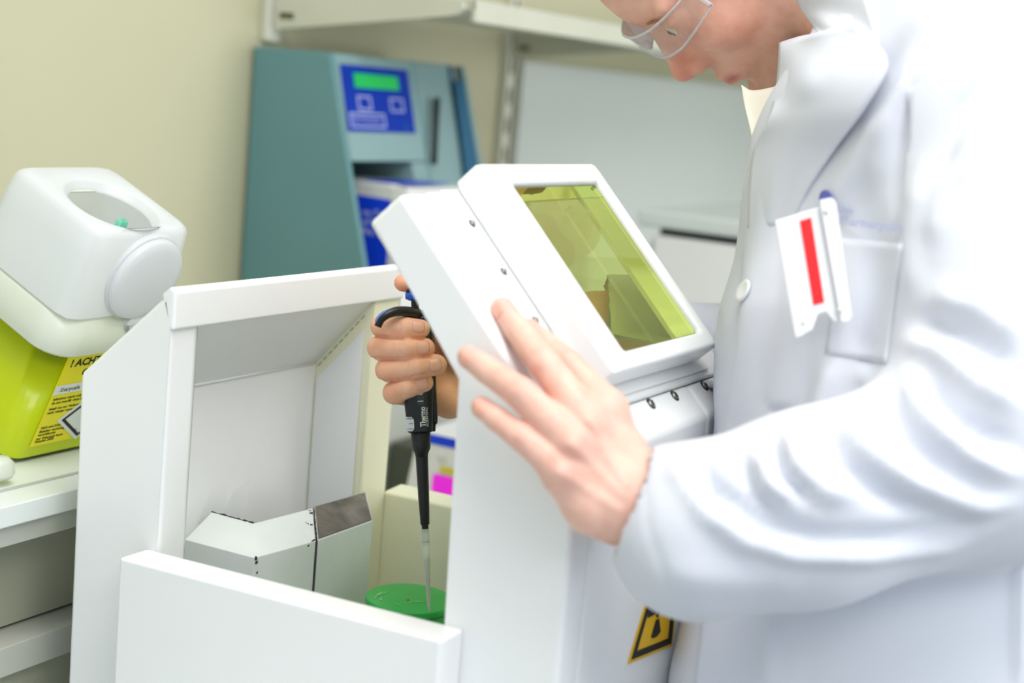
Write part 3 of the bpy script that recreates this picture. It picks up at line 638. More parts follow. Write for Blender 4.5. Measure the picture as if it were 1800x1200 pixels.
#@@PIPETTE
# ------------------------------------------------------------------ pipette
pp = empty('pipette', PW(748, 800, 1.2)); tag(pp, 'black hand pipette with blue plunger and clear tip held over the green pot', 'pipette')
PD = 1.20
pa0, pa1 = cp(740, 750, PD), cp(756, 1082, PD+.012)
PAX = pa1-pa0; PAX /= np.linalg.norm(PAX)
PB = np.array([1.0, 0, 0]); PB -= PAX*(PB @ PAX); PB /= np.linalg.norm(PB); PC = np.cross(PAX, PB)
if PC[2] < 0: PC = -PC
mm = .001; pxm = PD/FPX                       # metres per photo pixel at the pipette
def pq(u, v, w): return c2w(pa0+PB*u+PC*v+PAX*w)       # u right, v toward camera, w down the axis (m); w=0 at body bottom
WA = c2w(PAX)-CAM; WB = c2w(PB)-CAM; WC = c2w(PC)-CAM
def ploft(name, secs, m, parent=pp, n=7):     # secs (w, u0, u1, v0, v1, r)
    bm = bmesh.new(); rings = []
    for w, u0, u1, v0, v1, r in secs:
        rg = []
        for (cu, cv, s0) in ((u1-r, v1-r, 0), (u0+r, v1-r, 90), (u0+r, v0+r, 180), (u1-r, v0+r, 270)):
            for k in range(n): t = radians(s0+90*k/(n-1)); rg.append(bm.verts.new(pq(cu+r*cos(t), cv+r*sin(t), w)))
        rings.append(rg)
    k = len(rings[0])
    for i in range(len(rings)-1):
        for j in range(k): bm.faces.new([rings[i][j], rings[i][(j+1) % k], rings[i+1][(j+1) % k], rings[i+1][j]])
    bm.faces.new(rings[0]); bm.faces.new(rings[-1])
    o = bm_obj(name, bm, m, parent, True); o.modifiers.new('wn', 'WEIGHTED_NORMAL'); return o
ploft('body', [(-.088, -.006, .011, -.010, .010, .004), (-.085, -.010, .0125, -.012, .011, .005), (-.05, -.011, .0125, -.012, .011, .005), (-.02, -.0118, .0112, -.0115, .0108, .0055), (.002, -.0105, .0098, -.0105, .0098, .0055), (.0036, -.0095, .009, -.0095, .009, .005)], M['black'])
ploft('ejector_ridge', [(-.082, .0105, .0135, -.006, .004, .0012), (-.004, .0098, .0132, -.006, .004, .0012), (-.002, .0098, .0128, -.005, .003, .0012)], M['black'])
ploft('ejector_foot', [(-.004, .0078, .0118, -.005, .0045, .0012), (.0035, .0078, .0112, -.005, .0045, .0012)], M['black'])
lathe('collar', [(.0, .003), (.0077, .003), (.0076, .012), (.0072, .017), (.0055, .0205), (.0048, .024), (0, .0242)], pq(-.0005, 0, 0), WA, M['black'], pp, 28)
lathe('shaft', [(0, .020), (.0050, .020), (.0048, .030), (.0044, .055), (.0036, .0765), (.0035, .0772), (0, .0774)], pq(-.0005, 0, 0), WA, M['black'], pp, 28)
lathe('nose_cone', [(0, .077), (.0027, .077), (.0026, .083), (0, .0831)], pq(-.0005, 0, 0), WA, M['blackdull'], pp, 24)
lathe('tip_collar', [(.0028, .0805), (.0031, .0805), (.0031, .0905), (.0029, .0908)], pq(-.0005, 0, 0), WA, M['tip'], pp, 24)
tp = lathe('disposable_tip', [(.0029, .0905), (.0027, .104), (.0019, .125), (.0010, .145), (.0005, .1475)], pq(-.0005, 0, 0), WA, M['tip'], pp, 24)
lathe('sample_liquid', [(0, .1045), (.0023, .1045), (.0015, .127), (.0007, .145), (0, .1452)], pq(-.0005, 0, 0), WA, M['liquid'], tp, 20)
lathe('plunger_rod', [(0, -.100), (.0031, -.100), (.0031, -.084), (0, -.084)], pq(.0, 0, 0), WA, M['black'], pp, 20)
lathe('plunger_button', [(0, -.1055), (.0066, -.1055), (.0074, -.1045), (.0074, -.1005), (.0045, -.0990), (0, -.0990)], pq(.0, 0, 0), WA, M['bluep'], pp, 28)
lathe('button_cap', [(0, -.1085), (.0058, -.1085), (.0066, -.1072), (.0066, -.1057), (0, -.1057)], pq(.0, 0, 0), WA, M['black'], pp, 28)
hk = spline([cp(752, 573, 1.196), cp(741, 556, 1.190), cp(722, 549, 1.178), cp(700, 547, 1.169), cp(682, 552, 1.164), cp(670, 561, 1.162), cp(664, 574, 1.162)], 26)
hkw = c2w(hk)
tube('finger_hook', hkw, [.0058-.0030*(k/25)**.6 for k in range(26)], M['black'], pp, 14)
_t = np.gradient(hk, axis=0); _t /= np.linalg.norm(_t, axis=1, keepdims=True); _o = np.stack([_t[:, 1], -_t[:, 0], 0*_t[:, 0]+.25], 1)
tube('hook_pad', c2w(hk[9:25]+_o[9:25]*.0019), [.0006, .0012, .0015, .0017, .0018, .0019, .002, .002, .002, .002, .002, .002, .0019, .0018, .0016, .0008], M['hookblue'], pp, 10)
vw = polysheet('volume_window', [pq(-.0012, .0112, -.032), pq(.0044, .0112, -.032), pq(.0042, .0112, -.0185), pq(-.0014, .0112, -.0185)], mat('dark_green_window', (34, 48, 26), .15), pp, .0004, WC)
text('volume_digit', '1', .0062, pq(.0036, .0119, -.0200), -WA, -WB, M['lettering'], vw)
text('volume_digit', '0', .0062, pq(.0036, .0119, -.0262), -WA, -WB, M['lettering'], vw)
text('maker_lettering', 'Thermo', .0062, pq(.0046, .0112, -.0015), -WA, -WB, M['lettering'], pp, bold=.00012, width=.0155)
text('maker_lettering', 'SCIENTIFIC', .0022, pq(.0066, .0112, -.0015), -WA, -WB, M['lettering'], pp, width=.0150)
lbm = bmesh.new(); rows = []
for w in np.linspace(-.0095, .0016, 8):
    k = min(1, (w+.0095)/.002, (.0016-w)/.002); rows.append([lbm.verts.new(pq(-.0118-.0002+(.0075)*(t) * (.8+.2*max(0, k)), .0056+.0056*math.sqrt(max(0, 1-(1-t)**2)), w)) for t in np.linspace(0, 1, 8)])
for i in range(7):
    for j in range(7): lbm.faces.new([rows[i][j], rows[i][j+1], rows[i+1][j+1], rows[i+1][j]])
sl_ = bm_obj('calibration_sticker', lbm, M['whitelabel'], pp, True)
text('sticker_lettering', 'CALIBRATION', .0015, pq(-.0105, .0116, -.0078), WB, -WA, M['ink'], sl_, width=.0052)
text('sticker_lettering', '06.2015', .0013, pq(-.0085, .0116, -.0040), WB, -WA, M['ink'], sl_, width=.0034)
text('sticker_lettering', 'NEXT DUE', .0013, pq(-.0105, .0116, .0002), WB, -WA, M['ink'], sl_, width=.0048)

#@@PERSON
# ------------------------------------------------------------------ the person (organic shapes built in the camera's metric frame)
pr_loc = c2w(cp(1560, 800, 1.14)); pr_loc[2] = 0.0
pe = empty('person', tuple(pr_loc)); tag(pe, 'person in white lab coat and safety glasses bending over the shield, pipette in hand', 'person')
SK = np.array(lin((238, 188, 164))); SKR = np.array(lin((222, 140, 116))); SKP = np.array(lin((236, 190, 170)))

# ---- right hand (round the pipette) ----
R_F = {
 'index':  [(739, 578, 1.1785, 7.4), (713, 576, 1.1750, 8.2), (672, 574, 1.1830, 8.9), (690, 590, 1.2300, 10.5)],
 'middle': [(746, 612, 1.1785, 8.2), (716, 612, 1.1735, 9.0), (667, 611, 1.1830, 9.4), (694, 622, 1.2340, 11.0)],
 'ring':   [(767, 641, 1.1795, 8.2), (733, 645, 1.1735, 8.9), (681, 650, 1.1830, 9.3), (706, 655, 1.2340, 10.5)],
 'little': [(745, 672, 1.1810, 7.4), (718, 680, 1.1770, 8.1), (693, 690, 1.1850, 8.9), (722, 692, 1.2290, 10.0)]}
R_T = [(708, 497, 1.192, 6.8), (738, 500, 1.199, 8.4), (782, 540, 1.214, 11), (806, 615, 1.226, 15)]
def chain(P, pts, k=.004):
    d = None
    for a, b in zip(pts[:-1], pts[1:]):
        e = f_cone(P, cp(*a[:3]), cp(*b[:3]), a[3]*mm, b[3]*mm); d = e if d is None else smin(d, e, k)
    return d
def right_hand(P):
    d = None
    for n_ in ('index', 'middle', 'ring', 'little'):
        e = chain(P, R_F[n_], .0012); d = e if d is None else smin(d, e, .0003)
    palm = chain(P, [(700, 592, 1.238, 12), (800, 610, 1.248, 17), (846, 668, 1.250, 24)], .01)
    for c in ([(712, 640, 1.240, 12), (800, 655, 1.245, 19)], [(728, 690, 1.232, 10), (790, 700, 1.234, 14), (846, 675, 1.250, 22)], [(846, 668, 1.250, 25), (960, 625, 1.272, 29), (1080, 618, 1.31, 31)]):
        palm = smin(palm, chain(P, c, .01), .012)
    d = smin(d, palm, .007)
    th = chain(P, R_T, .005)
    return smin(d, th, .006)
def bounds(pts, pad):
    A = np.array([cp(*p[:3]) for p in pts]); return A.min(0)-pad, A.max(0)+pad
rp = [p for c in R_F.values() for p in c]+R_T+[(880, 660, 1.26)]
lo, hi = bounds(rp, .032)
rv, rq = nets(right_hand, lo, hi, .0010); rv = relax(rv, rq, 1, .2)
def hand_color(v, tips, lines=()):
    c = np.tile(SK, (len(v), 1))
    for p, r, cc, w in tips:
        g = np.exp(-((np.linalg.norm(v-cp(*p), axis=1)/r)**2))[:, None]*w; c = c*(1-g)+np.array(lin(cc))*g
    return c
rt = []
for n_ in R_F:
    rt += [(R_F[n_][0][:3], .013, (232, 150, 118), .6), (R_F[n_][2][:3], .012, (228, 150, 118), .5)]
rt += [(R_T[0][:3], .014, (226, 132, 104), .7), ((795, 640, 1.232), .03, (218, 150, 104), .6), ((770, 690, 1.225), .03, (226, 160, 112), .5)]
rc = hand_color(rv, rt)*.5+.5*np.array(lin((250, 192, 152)))
# creases at the finger joints
def crease(v, n, pts, depth, w):
    p = pix(v)
    for line, dz in pts:
        d, t = polydist(p, line); v = v-n*(depth*np.exp(-(d/w)**2)*(n[:, 2] > .1))[:, None]
    return v
rn = vnormals(rv, rq)
rv = crease(rv, rn, [([(702, 566), (703, 590)], 0), ([(699, 596), (700, 628)], 0), ([(716, 634), (717, 664)], 0), ([(704, 668), (706, 700)], 0), ([(690, 604), (691, 624)], 0)], .00035, 2.0)

for ln2 in ([(660, 590), (690, 594), (720, 595), (744, 594)], [(657, 630), (690, 631), (725, 629), (757, 625)], [(668, 670), (695, 669), (722, 664), (748, 657)]):
    rn = vnormals(rv, rq); d_, t_ = polydist(pix(rv), ln2); rv = rv-rn*(.0016*np.exp(-(d_/2.4)**2)*(rv[:, 2] > -1.19))[:, None]
# ---- left hand (resting on the shield) ----
L_F = {
 'index':  [(928, 578, 1.020, 7.5), (953, 600, 1.010, 8.5), (1002, 644, .985, 9.8), (1066, 716, .964, 12)],
 'middle': [(882, 541, 1.006, 7.6), (908, 577, .995, 8.8), (958, 641, .966, 10.2), (1034, 742, .948, 12.0)],
 'ring':   [(824, 627, .979, 7.6), (856, 650, .966, 8.6), (914, 690, .950, 9.8), (1008, 778, .940, 12.0)],
 'little': [(846, 715, .965, 6.8), (872, 735, .955, 7.6), (916, 768, .944, 8.6), (992, 828, .938, 11.0)]}
L_T = [(1046, 716, .992, 8), (1070, 755, .984, 9.5), (1095, 800, .975, 13), (1105, 850, .966, 17)]
def left_hand(P):
    d = None
    for n_ in ('index', 'middle', 'ring', 'little'):
        e = chain(P, L_F[n_], .0015); d = e if d is None else smin(d, e, .0015)
    palm = chain(P, [(1070, 730, .966, 12), (1105, 840, .962, 20)], .01)
    for c in ([(1034, 755, .952, 12.5), (1098, 860, .958, 21)], [(1006, 790, .946, 12.5), (1090, 880, .956, 21)], [(990, 840, .944, 12.0), (1040, 890, .948, 15), (1085, 900, .955, 20)], [(1098, 870, .957, 23), (1190, 905, .955, 26), (1320, 900, .952, 33)]):
        palm = smin(palm, chain(P, c, .012), .012)
    d = smin(d, palm, .010)
    return smin(d, chain(P, L_T, .006), .010)
lp = [p for c in L_F.values() for p in c]+L_T+[(1160, 900, .955)]
lo, hi = bounds(lp, .034)
lv, lq_ = nets(left_hand, lo, hi, .0016); lv = relax(lv, lq_, 1, .4)
# knuckles and tendons
ln = vnormals(lv, lq_); p2 = pix(lv); dz = np.zeros(len(lv)); fr = np.clip(ln[:, 2], 0, 1)
for c_, h_, w_ in (((1034, 742), .0020, 24), ((1004, 780), .0022, 22), ((985, 830), .0018, 20), ((958, 641), .0012, 16), ((914, 690), .0012, 15), ((916, 768), .0010, 13)):
    dz += h_*np.exp(-(np.linalg.norm(p2-np.array(c_), axis=1)/w_)**2)
for l_, h_ in (([(1034, 742), (1098, 850)], .0012), ([(1004, 780), (1094, 870)], .0012), ([(985, 830), (1086, 895)], .0010)):
    d_, t_ = polydist(p2, l_); dz += h_*np.exp(-(d_/9)**2)
for l_ in ([(948, 655), (972, 632)], [(953, 662), (978, 640)], [(904, 703), (926, 678)], [(910, 709), (932, 684)], [(908, 782), (926, 757)], [(903, 590), (918, 570)], [(850, 665), (866, 640)], [(868, 747), (880, 725)]):
    d_, t_ = polydist(p2, l_); dz -= .0005*np.exp(-(d_/2.4)**2)
lv = lv+ln*(dz*fr)[:, None]
ltp = []
for n_ in L_F: ltp += [(L_F[n_][0][:3], .013, (226, 148, 148), .75), (L_F[n_][2][:3], .013, (230, 148, 136), .55), (L_F[n_][3][:3], .016, (230, 152, 140), .45)]
lc = hand_color(lv, ltp); lc = lc*.55+.45*np.array(lin((244, 206, 194)))

# ---- head ----
HF = np.array([-.53116, -.80470, -.26521]); HL = np.array([.10324, -.37215, .92241]); HU = np.array([-.84096, .46257, .28074])
HR = np.stack([HF, HL, HU], 1); HO = np.array([.16846, .33544, -1.26589])
def hw(p): return np.asarray(p, float)*mm @ HR.T+HO          # head mm -> camera frame
NK = ((cp(1575, 95, 1.20)-HO) @ HR)/mm
def head(P):                                                 # P in head mm
    d = f_ell(P, (-8, 0, 28), (97, 74, 92))
    d = smin(d, f_ell(P, (22, 0, -38), (64, 56, 78)), 22)
    for s in (1, -1):
        d = smin(d, f_cone(P, (8, 54*s, -62), (62, 24*s, -107), 14, 15), 16)
        d = smin(d, f_ell(P, (52, 40*s, -28), (30, 24, 26)), 14)
        d = smin(d, f_cone(P, (84, 8*s, 20), (70, 48*s, 18), 9, 8), 10)
    d = smin(d, f_ell(P, (73, 0, -108), (22, 23, 18)), 14)
    d = smin(d, f_ell(P, (70, 0, -72), (22, 30, 24)), 12)
    d = smin(d, f_cone(P, (58, 0, 40), (60, 0, 40), 34, 34), 25)
    for s in (1, -1):
        d = smax(d, -f_ell(P, (103, 33*s, -1), (19, 19, 12)), 9)
        d = smin(d, f_ell(P, (70, 33*s, -1), (15, 17, 14)), 4)
        d = smax(d, -f_ell(P, (90, 34*s, -2.5), (14, 16, 7.5)), 1.0)
        d = smin(d, f_cone(P, (83, 20*s, 5), (79, 46*s, 3), 3.2, 3), 4)
        d = smin(d, f_cone(P, (82, 22*s, -8), (78, 45*s, -6), 2.6, 2.6), 4)
    d = smin(d, f_cone(P, (76, 0, 4), (82, 0, -46), 12, 17), 8)
    d = smin(d, f_cone(P, (86, 0, 6), (104, 0, -36), 7, 9), 8)
    d = smin(d, f_ell(P, (105, 0, -41), (12, 11, 10)), 7)
    for s in (1, -1):
        d = smin(d, f_ell(P, (94, 13*s, -45), (11, 7.5, 8)), 5)
        d = smax(d, -f_ell(P, (99, 7.5*s, -53), (6, 3.2, 5)), 3)
    # lips and mouth line
    for s in (1, -1):
        d = smin(d, f_cone(P, (93, 4*s, -71), (80, 24*s, -76), 5, 2.5), 6)
        d = smin(d, f_cone(P, (91, 3*s, -82), (80, 22*s, -78), 5.5, 2.5), 6)
        d = smax(d, -f_cone(P, (101, 0, -76), (82, 27*s, -77.5), 1.6, 1.2), 2.5)
        d = smin(d, smax(f_ell(P, (-12, 76*s, -4), (18, 7, 31)), -f_ell(P, (-6, 85*s, 0), (10, 7, 20)), 4), 4)
    d = smax(d, -f_ell(P, (94, 0, -92), (9, 18, 4)), 8)
    # neck
    d = smin(d, f_cone(P, (-36, 0, -70), NK, 45, 54), 16)
    return d
hv, hq = nets(head, (-150, -100, -215), (132, 105, 140), 2.1); hv = relax(hv, hq, 1, .35)
hc = np.tile(np.array(lin((240, 190, 168))), (len(hv), 1))
def blob(c, v, ctr, rad, cc, w):
    g = np.exp(-((((v-np.array(ctr))/np.array(rad))**2).sum(1)))[:, None]*w; return c*(1-g)+np.array(lin(cc))*g
for s in (1, -1):
    hc = blob(hc, hv, (58, 48*s, -30), (28, 24, 26), (224, 150, 128), .5)
    hc = blob(hc, hv, (90, 14*s, -76), (11, 16, 5.5), (192, 92, 90), .9)
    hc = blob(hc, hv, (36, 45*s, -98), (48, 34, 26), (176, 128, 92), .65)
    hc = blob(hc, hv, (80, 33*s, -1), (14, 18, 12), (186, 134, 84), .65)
    hc = blob(hc, hv, (-12, 80*s, -4), (22, 12, 34), (226, 140, 120), .5)
hc = blob(hc, hv, (104, 0, -42), (16, 20, 16), (226, 120, 92), .75)
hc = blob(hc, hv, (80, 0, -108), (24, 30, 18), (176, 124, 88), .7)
hc = blob(hc, hv, (90, 0, -58), (12, 18, 6), (190, 130, 100), .5)
# ---- arms under the sleeves, neck and chest: coarse, hidden by the clothes ----
def inner(P):
    d = f_cone(P, cp(1180, 903, .955), cp(1740, 850, .985), .027, .042)
    d = smin(d, f_cone(P, cp(1740, 850, .985), cp(1690, 190, 1.05), .042, .052), .02)
    d = smin(d, f_cone(P, cp(990, 616, 1.28), cp(1370, 636, 1.40), .03, .038), .02)
    d = smin(d, f_cone(P, cp(1370, 636, 1.40), cp(1560, 230, 1.30), .038, .05), .02)
    d = smin(d, f_ell(P, cp(1610, 560, 1.15), (.085, .22, .12)), .03)
    d = smin(d, f_cone(P, cp(1600, 250, 1.16), cp(1480, 60, 1.26), .075, .05), .03)
    return d
iv, iq = nets(inner, cp(960, 1150, 1.15)-np.array([.05, 0, .42]), cp(1760, 0, 1.0)+np.array([.07, .02, .12]), .009)
parts = [(rv, rq, rc), (lv, lq_, lc), (hw(hv), hq, hc), (iv, iq, np.tile(SK, (len(iv), 1)))]
V_ = np.concatenate([c2w(a) for a, _, _ in parts]); off = np.cumsum([0]+[len(a) for a, _, _ in parts]); Q_ = np.concatenate([q+off[i] for i, (_, q, _) in enumerate(parts)]); C_ = np.concatenate([c for *_, c in parts])
body = mesh_obj('body', V_, Q_, M['skin'], pe, C_)
tag(body, 'bare hands and face of the person')

# fingernails
def nail(a, b, r, s0, s1, wid, tilt=0.0, lift=.0004):        # on the chain segment a (tip) -> b (joint); s in metres from the tip point
    A, B = cp(*a), cp(*b); t = (B-A)/np.linalg.norm(B-A); up = np.array([0, 0, 1.0]); up -= t*(up @ t); up /= np.linalg.norm(up); sd = np.cross(t, up)
    up, sd = up*cos(tilt)+sd*sin(tilt), sd*cos(tilt)-up*sin(tilt)
    bm = bmesh.new(); rows = []; nu, nv = 9, 9
    for i in range(nu):
        e = i/(nu-1); s_ = s0+(s1-s0)*e; k = 1-.32*(abs(2*e-1))**4
        rows.append([bm.verts.new(c2w(A+t*s_+(up*cos(g*wid*k)+sd*sin(g*wid*k))*(r+lift-.0010*max(0, .22-e)*4))) for g in np.linspace(-1, 1, nv)])
    for i in range(nu-1):
        for j in range(nv-1): bm.faces.new([rows[i][j], rows[i+1][j], rows[i+1][j+1], rows[i][j+1]])
    o = bm_obj('fingernail', bm, M['nail'], body, True); sm = o.modifiers.new('t', 'SOLIDIFY'); sm.thickness = .0005; sm.offset = 0
for n_, tl in (('index', .25), ('middle', .12), ('ring', 0.05), ('little', -.1)):
    a, b = R_F[n_][0], R_F[n_][1]; nail(a[:3], b[:3], a[3]*mm*1.03, -.0015, .0085, .62, tl)
for n_, tl in (('middle', .5), ('ring', .5), ('little', .5)):
    a, b = L_F[n_][0], L_F[n_][1]; nail(a[:3], b[:3], a[3]*mm*1.02, -.0010, .0090, .62, tl)

# eyes
for s in (1, -1):
    e_ = lathe('eyeball', [(12.6*sin(t)*mm, 12.6*-cos(t)*mm) for t in np.linspace(.02, pi-.02, 16)], c2w(hw((73.0, 34*s, -1.5))), (c2w(HF)-CAM), M['eyewhite'], body, 24)
    lathe('iris', [(.0001, .0121), (.0050, .0112), (.0054, .0105)], c2w(hw((73.9, 34.5*s, -3.0))), (c2w(HF)-CAM), M['iris'], e_, 20)
    lathe('pupil', [(.00005, .0124), (.0022, .01225), (.0023, .0120)], c2w(hw((74.0, 34.5*s, -3.0))), (c2w(HF)-CAM), M['ink'], e_, 16)
# hair (short, above the frame) and eyebrows
def hairf(P):
    d = f_ell(P, (-12, 0, 32), (102, 79, 97)); return smax(d, -f_ell(P, (70, 0, -12), (62, 96, 84)), 6)
def hair2(P): return smax(hairf(P), (-30-P[:, 2]), 8)
av, aq = nets(hair2, (-125, -95, -60), (110, 95, 140), 4.0)
hvn = vnormals(av, aq); av = av+hvn*(1.2*np.sin(av[:, [1]]*.9)*np.sin(av[:, [2]]*.5))
mesh_obj('hair', c2w(hw(av)), aq, M['hair'], pe)
for s in (1, -1):
    br = spline([hw((89, 14*s, 12)), hw((88, 30*s, 15)), hw((79, 48*s, 12))], 10)
    tube('eyebrow', c2w(br), [.0006, .0010, .0013, .0014, .0014, .0013, .0012, .001, .0008, .0004], mat('light_brow_hair', (176, 124, 88), .6), body, 8)

# safety glasses
sgl = empty('safety_glasses', tuple(c2w(hw((100, 0, 0))))); tag(sgl, 'clear wraparound safety glasses worn on the face', 'safety glasses')
def gl(th, z):                                    # lens surface in head mm
    return (18+92*cos(th)**.8 if abs(th) < pi/2 else 18, 80*sin(th), z)
def lens_pt(th, t):
    nose = math.exp(-(th/.20)**2); top = 20-4*abs(th); bot = -13+11*nose+10*max(0, abs(th)-.75)
    x, y, _ = gl(th, 0); z = bot+(top-bot)*t; return c2w(hw((x-2.5*(1-t)*0-.05*abs(z), y, z)))
bm = bmesh.new(); ths = np.linspace(-1.32, 1.32, 60); G = [[bm.verts.new(lens_pt(th, t)) for t in np.linspace(0, 1, 10)] for th in ths]
for i in range(59):
    for j in range(9): bm.faces.new([G[i][j], G[i+1][j], G[i+1][j+1], G[i][j+1]])
ln_ = bm_obj('lens', bm, M['goggle'], sgl, True)
tube('upper_rim', [lens_pt(th, 1) for th in ths], .0011, M['goggleedge'], sgl, 8)
tube('lower_rim', [lens_pt(th, 0) for th in ths], .0011, M['goggleedge'], sgl, 8)
for s in (1, -1):
    tube('side_rim', [lens_pt(1.32*s, t) for t in np.linspace(0, 1, 8)], .0017, M['goggleedge'], sgl, 8)
    tube('temple_arm', c2w(spline([hw((38, 79*s, 17)), hw((10, 82*s, 14)), hw((-30, 81*s, 8)), hw((-45, 78*s, -12))], 16)), .0026, M['goggleedge'], sgl, 8)
tube('nose_bridge', c2w(spline([hw((104, -9, -3)), hw((107, -5, 0)), hw((108, 0, 2)), hw((107, 5, 0)), hw((104, 9, -3))], 14)), .0028, M['goggleedge'], sgl, 8)

#@@COAT
# ---- lab coat: torso and sleeves ----
PHI = radians(14)
TR = np.array([[cos(PHI), 0, sin(PHI)], [0, 1, 0], [-sin(PHI), 0, cos(PHI)]])     # torso axes in the camera frame
def torso(P):
    y = P[:, 1]; k = np.clip((-.02-y)/.3, 0, 1)      # 0 at chest, 1 low
    cx, cz = .290-.025*np.clip((-.06-y)/.16, 0, 1.2), -1.135
    q = P-np.stack([cx, 0*y, np.full_like(y, cz)], 1); q = q @ TR.astype(np.float32)
    rx = .126+.020*k+.012*np.exp(-((y+.02)/.07)**2); rz = .150+.012*k; rx = rx-.024*np.clip((y-.025)/.1, 0, 1.6)
    e = np.sqrt((q[:, 0]/rx)**2+(q[:, 2]/rz)**2)
    d = (e-1)*np.minimum(rx, rz)
    return smax(d, y-.150, .03)
def coat(P):
    d = torso(P)
    d = smin(d, f_ell(P, cp(1640, 200, 1.12), (.112, .085, .14)), .05)
    d = smin(d, f_cone(P, cp(1640, 120, 1.12), cp(1570, 10, 1.17), .07, .052), .04)
    d = smin(d, f_cone(P, cp(1535, 350, 1.14), cp(1560, 90, 1.165), .088, .046), .03)
    sl = f_cone(P, cp(1700, 120, 1.045), cp(1765, 785, .975), .072, .067)
    sl = smin(sl, f_cone(P, cp(1765, 785, .975), cp(1420, 892, .950), .067, .057), .03)
    sl = smin(sl, f_cone(P, cp(1420, 895, .950), cp(1222, 938, .950), .058, .0540), .02)
    sl = smin(sl, f_cone(P, cp(1240, 865, .955), cp(1176, 866, .955), .030, .0292), .012)
    sl = smax(sl, -f_cone(P, cp(1040, 868, .960), cp(1180, 895, .956), .036, .030), .003)
    d = smin(d, sl, .012)
    s2 = f_cone(P, cp(1520, 200, 1.28), cp(1410, 640, 1.40), .07, .056)
    s2 = smin(s2, f_cone(P, cp(1410, 640, 1.40), cp(985, 612, 1.277), .054, .041), .02)
    s2 = smax(s2, -f_cone(P, cp(930, 628, 1.26), cp(1000, 603, 1.28), .034, .031), .003)
    ax2 = cp(1200, 612, 1.30)-cp(985, 612, 1.277); ax2 /= np.linalg.norm(ax2); s2 = smax(s2, -((P-cp(972, 610, 1.272)) @ ax2.astype(np.float32)), .004)
    d = smin(d, s2, .012)
    d = smax(d, -f_cone(P, cp(1430, 40, 1.24), cp(1300, -200, 1.27), .060, .09), .01)
    return d
lo = np.array([.05, -.52, -1.56]); hi = np.array([.50, .30, -.84])
cv, cq = nets(coat, lo, hi, .0042); cv = relax(cv, cq, 2, .5)
def apply_folds(v, q, folds, zmin=-9, zmax=9):
    for _ in range(1):
        n = vnormals(v, q); p = pix(v); dz = np.zeros(len(v)); fr = np.clip(n[:, 2]*1.4, 0, 1)*((v[:, 2] > zmin) & (v[:, 2] < zmax))
        for line, h, w in folds:
            d, t = polydist(p, line); dz += 1.5*h*mm*np.exp(-(d/w)**2)*np.clip(4*t+.25, 0, 1)*np.clip(4*(1-t)+.25, 0, 1)
        v = v+n*(dz*fr)[:, None]
    return v
SF = [ # sleeve: ridges (+) and valleys (-): polyline in photo px, height mm, width px
 ([(1190, 830), (1240, 900), (1310, 950), (1400, 972), (1520, 975), (1660, 955), (1790, 905)], 5, 18),
 ([(1230, 830), (1270, 870), (1330, 915), (1430, 945), (1560, 950), (1700, 925)], -5, 20),
 ([(1330, 800), (1350, 850), (1400, 885)], 5, 16), ([(1300, 800), (1330, 870), (1370, 905)], -4, 14),
 ([(1385, 760), (1400, 820), (1450, 865), (1500, 875)], 6, 18), ([(1360, 770), (1380, 840), (1420, 880)], -4, 12),
 ([(1480, 730), (1520, 800), (1600, 850), (1710, 885), (1790, 880)], 7, 20), ([(1450, 750), (1480, 810), (1540, 860), (1640, 900)], -5, 18),
 ([(1590, 640), (1620, 730), (1700, 800), (1790, 840)], 7, 20), ([(1560, 690), (1590, 770), (1680, 840)], -5, 18),
 ([(1580, 600), (1650, 620), (1720, 680), (1800, 720)], 7, 24), ([(1610, 670), (1680, 740), (1790, 790)], -6, 20),
 ([(1640, 520), (1720, 540), (1800, 600)], 5, 26), ([(1600, 560), (1690, 590), (1790, 650)], -5, 22),
 ([(1620, 300), (1600, 420), (1600, 520)], 4, 22), ([(1780, 90), (1700, 190), (1640, 330)], -4, 24), ([(1730, 200), (1660, 330), (1640, 440)], 4, 24),
 ([(1232, 770), (1236, 830), (1262, 900)], -4, 14), ([(1130, 800), (1140, 930), (1190, 1070)], -.8, 5), ([(1180, 780), (1200, 850)], 2, 20),
 ([(1160, 1010), (1300, 1020), (1420, 1010)], 2.5, 30)]
TF = [([(1560, 180), (1500, 300), (1450, 380)], 4, 18), ([(1590, 60), (1500, 180), (1440, 300)], -3.5, 18), ([(1640, 90), (1590, 200), (1580, 330), (1590, 400)], -5, 16),
 ([(1610, 110), (1560, 230), (1530, 330)], 3.5, 16), ([(1350, 300), (1330, 450), (1300, 650)], 2.5, 18), ([(1390, 350), (1350, 600), (1330, 760)], -3, 22), ([(1470, 620), (1440, 720), (1420, 800)], 4, 22), ([(1520, 560), (1510, 680), (1480, 760)], -4, 24), ([(1500, 650), (1540, 680)], 3, 18),
 ([(1345, 715), (1420, 740), (1500, 735)], -3, 7), ([(1260, 540), (1275, 570), (1262, 600)], 4, 14), ([(1660, 1060), (1700, 1200)], -2, 22), ([(1360, 1080), (1350, 1200)], 2, 14), ([(1790, 980), (1788, 1200)], 3, 8)]
cv = apply_folds(cv, cq, SF, zmin=-1.04); cv = apply_folds(cv, cq, TF, zmax=-.985)
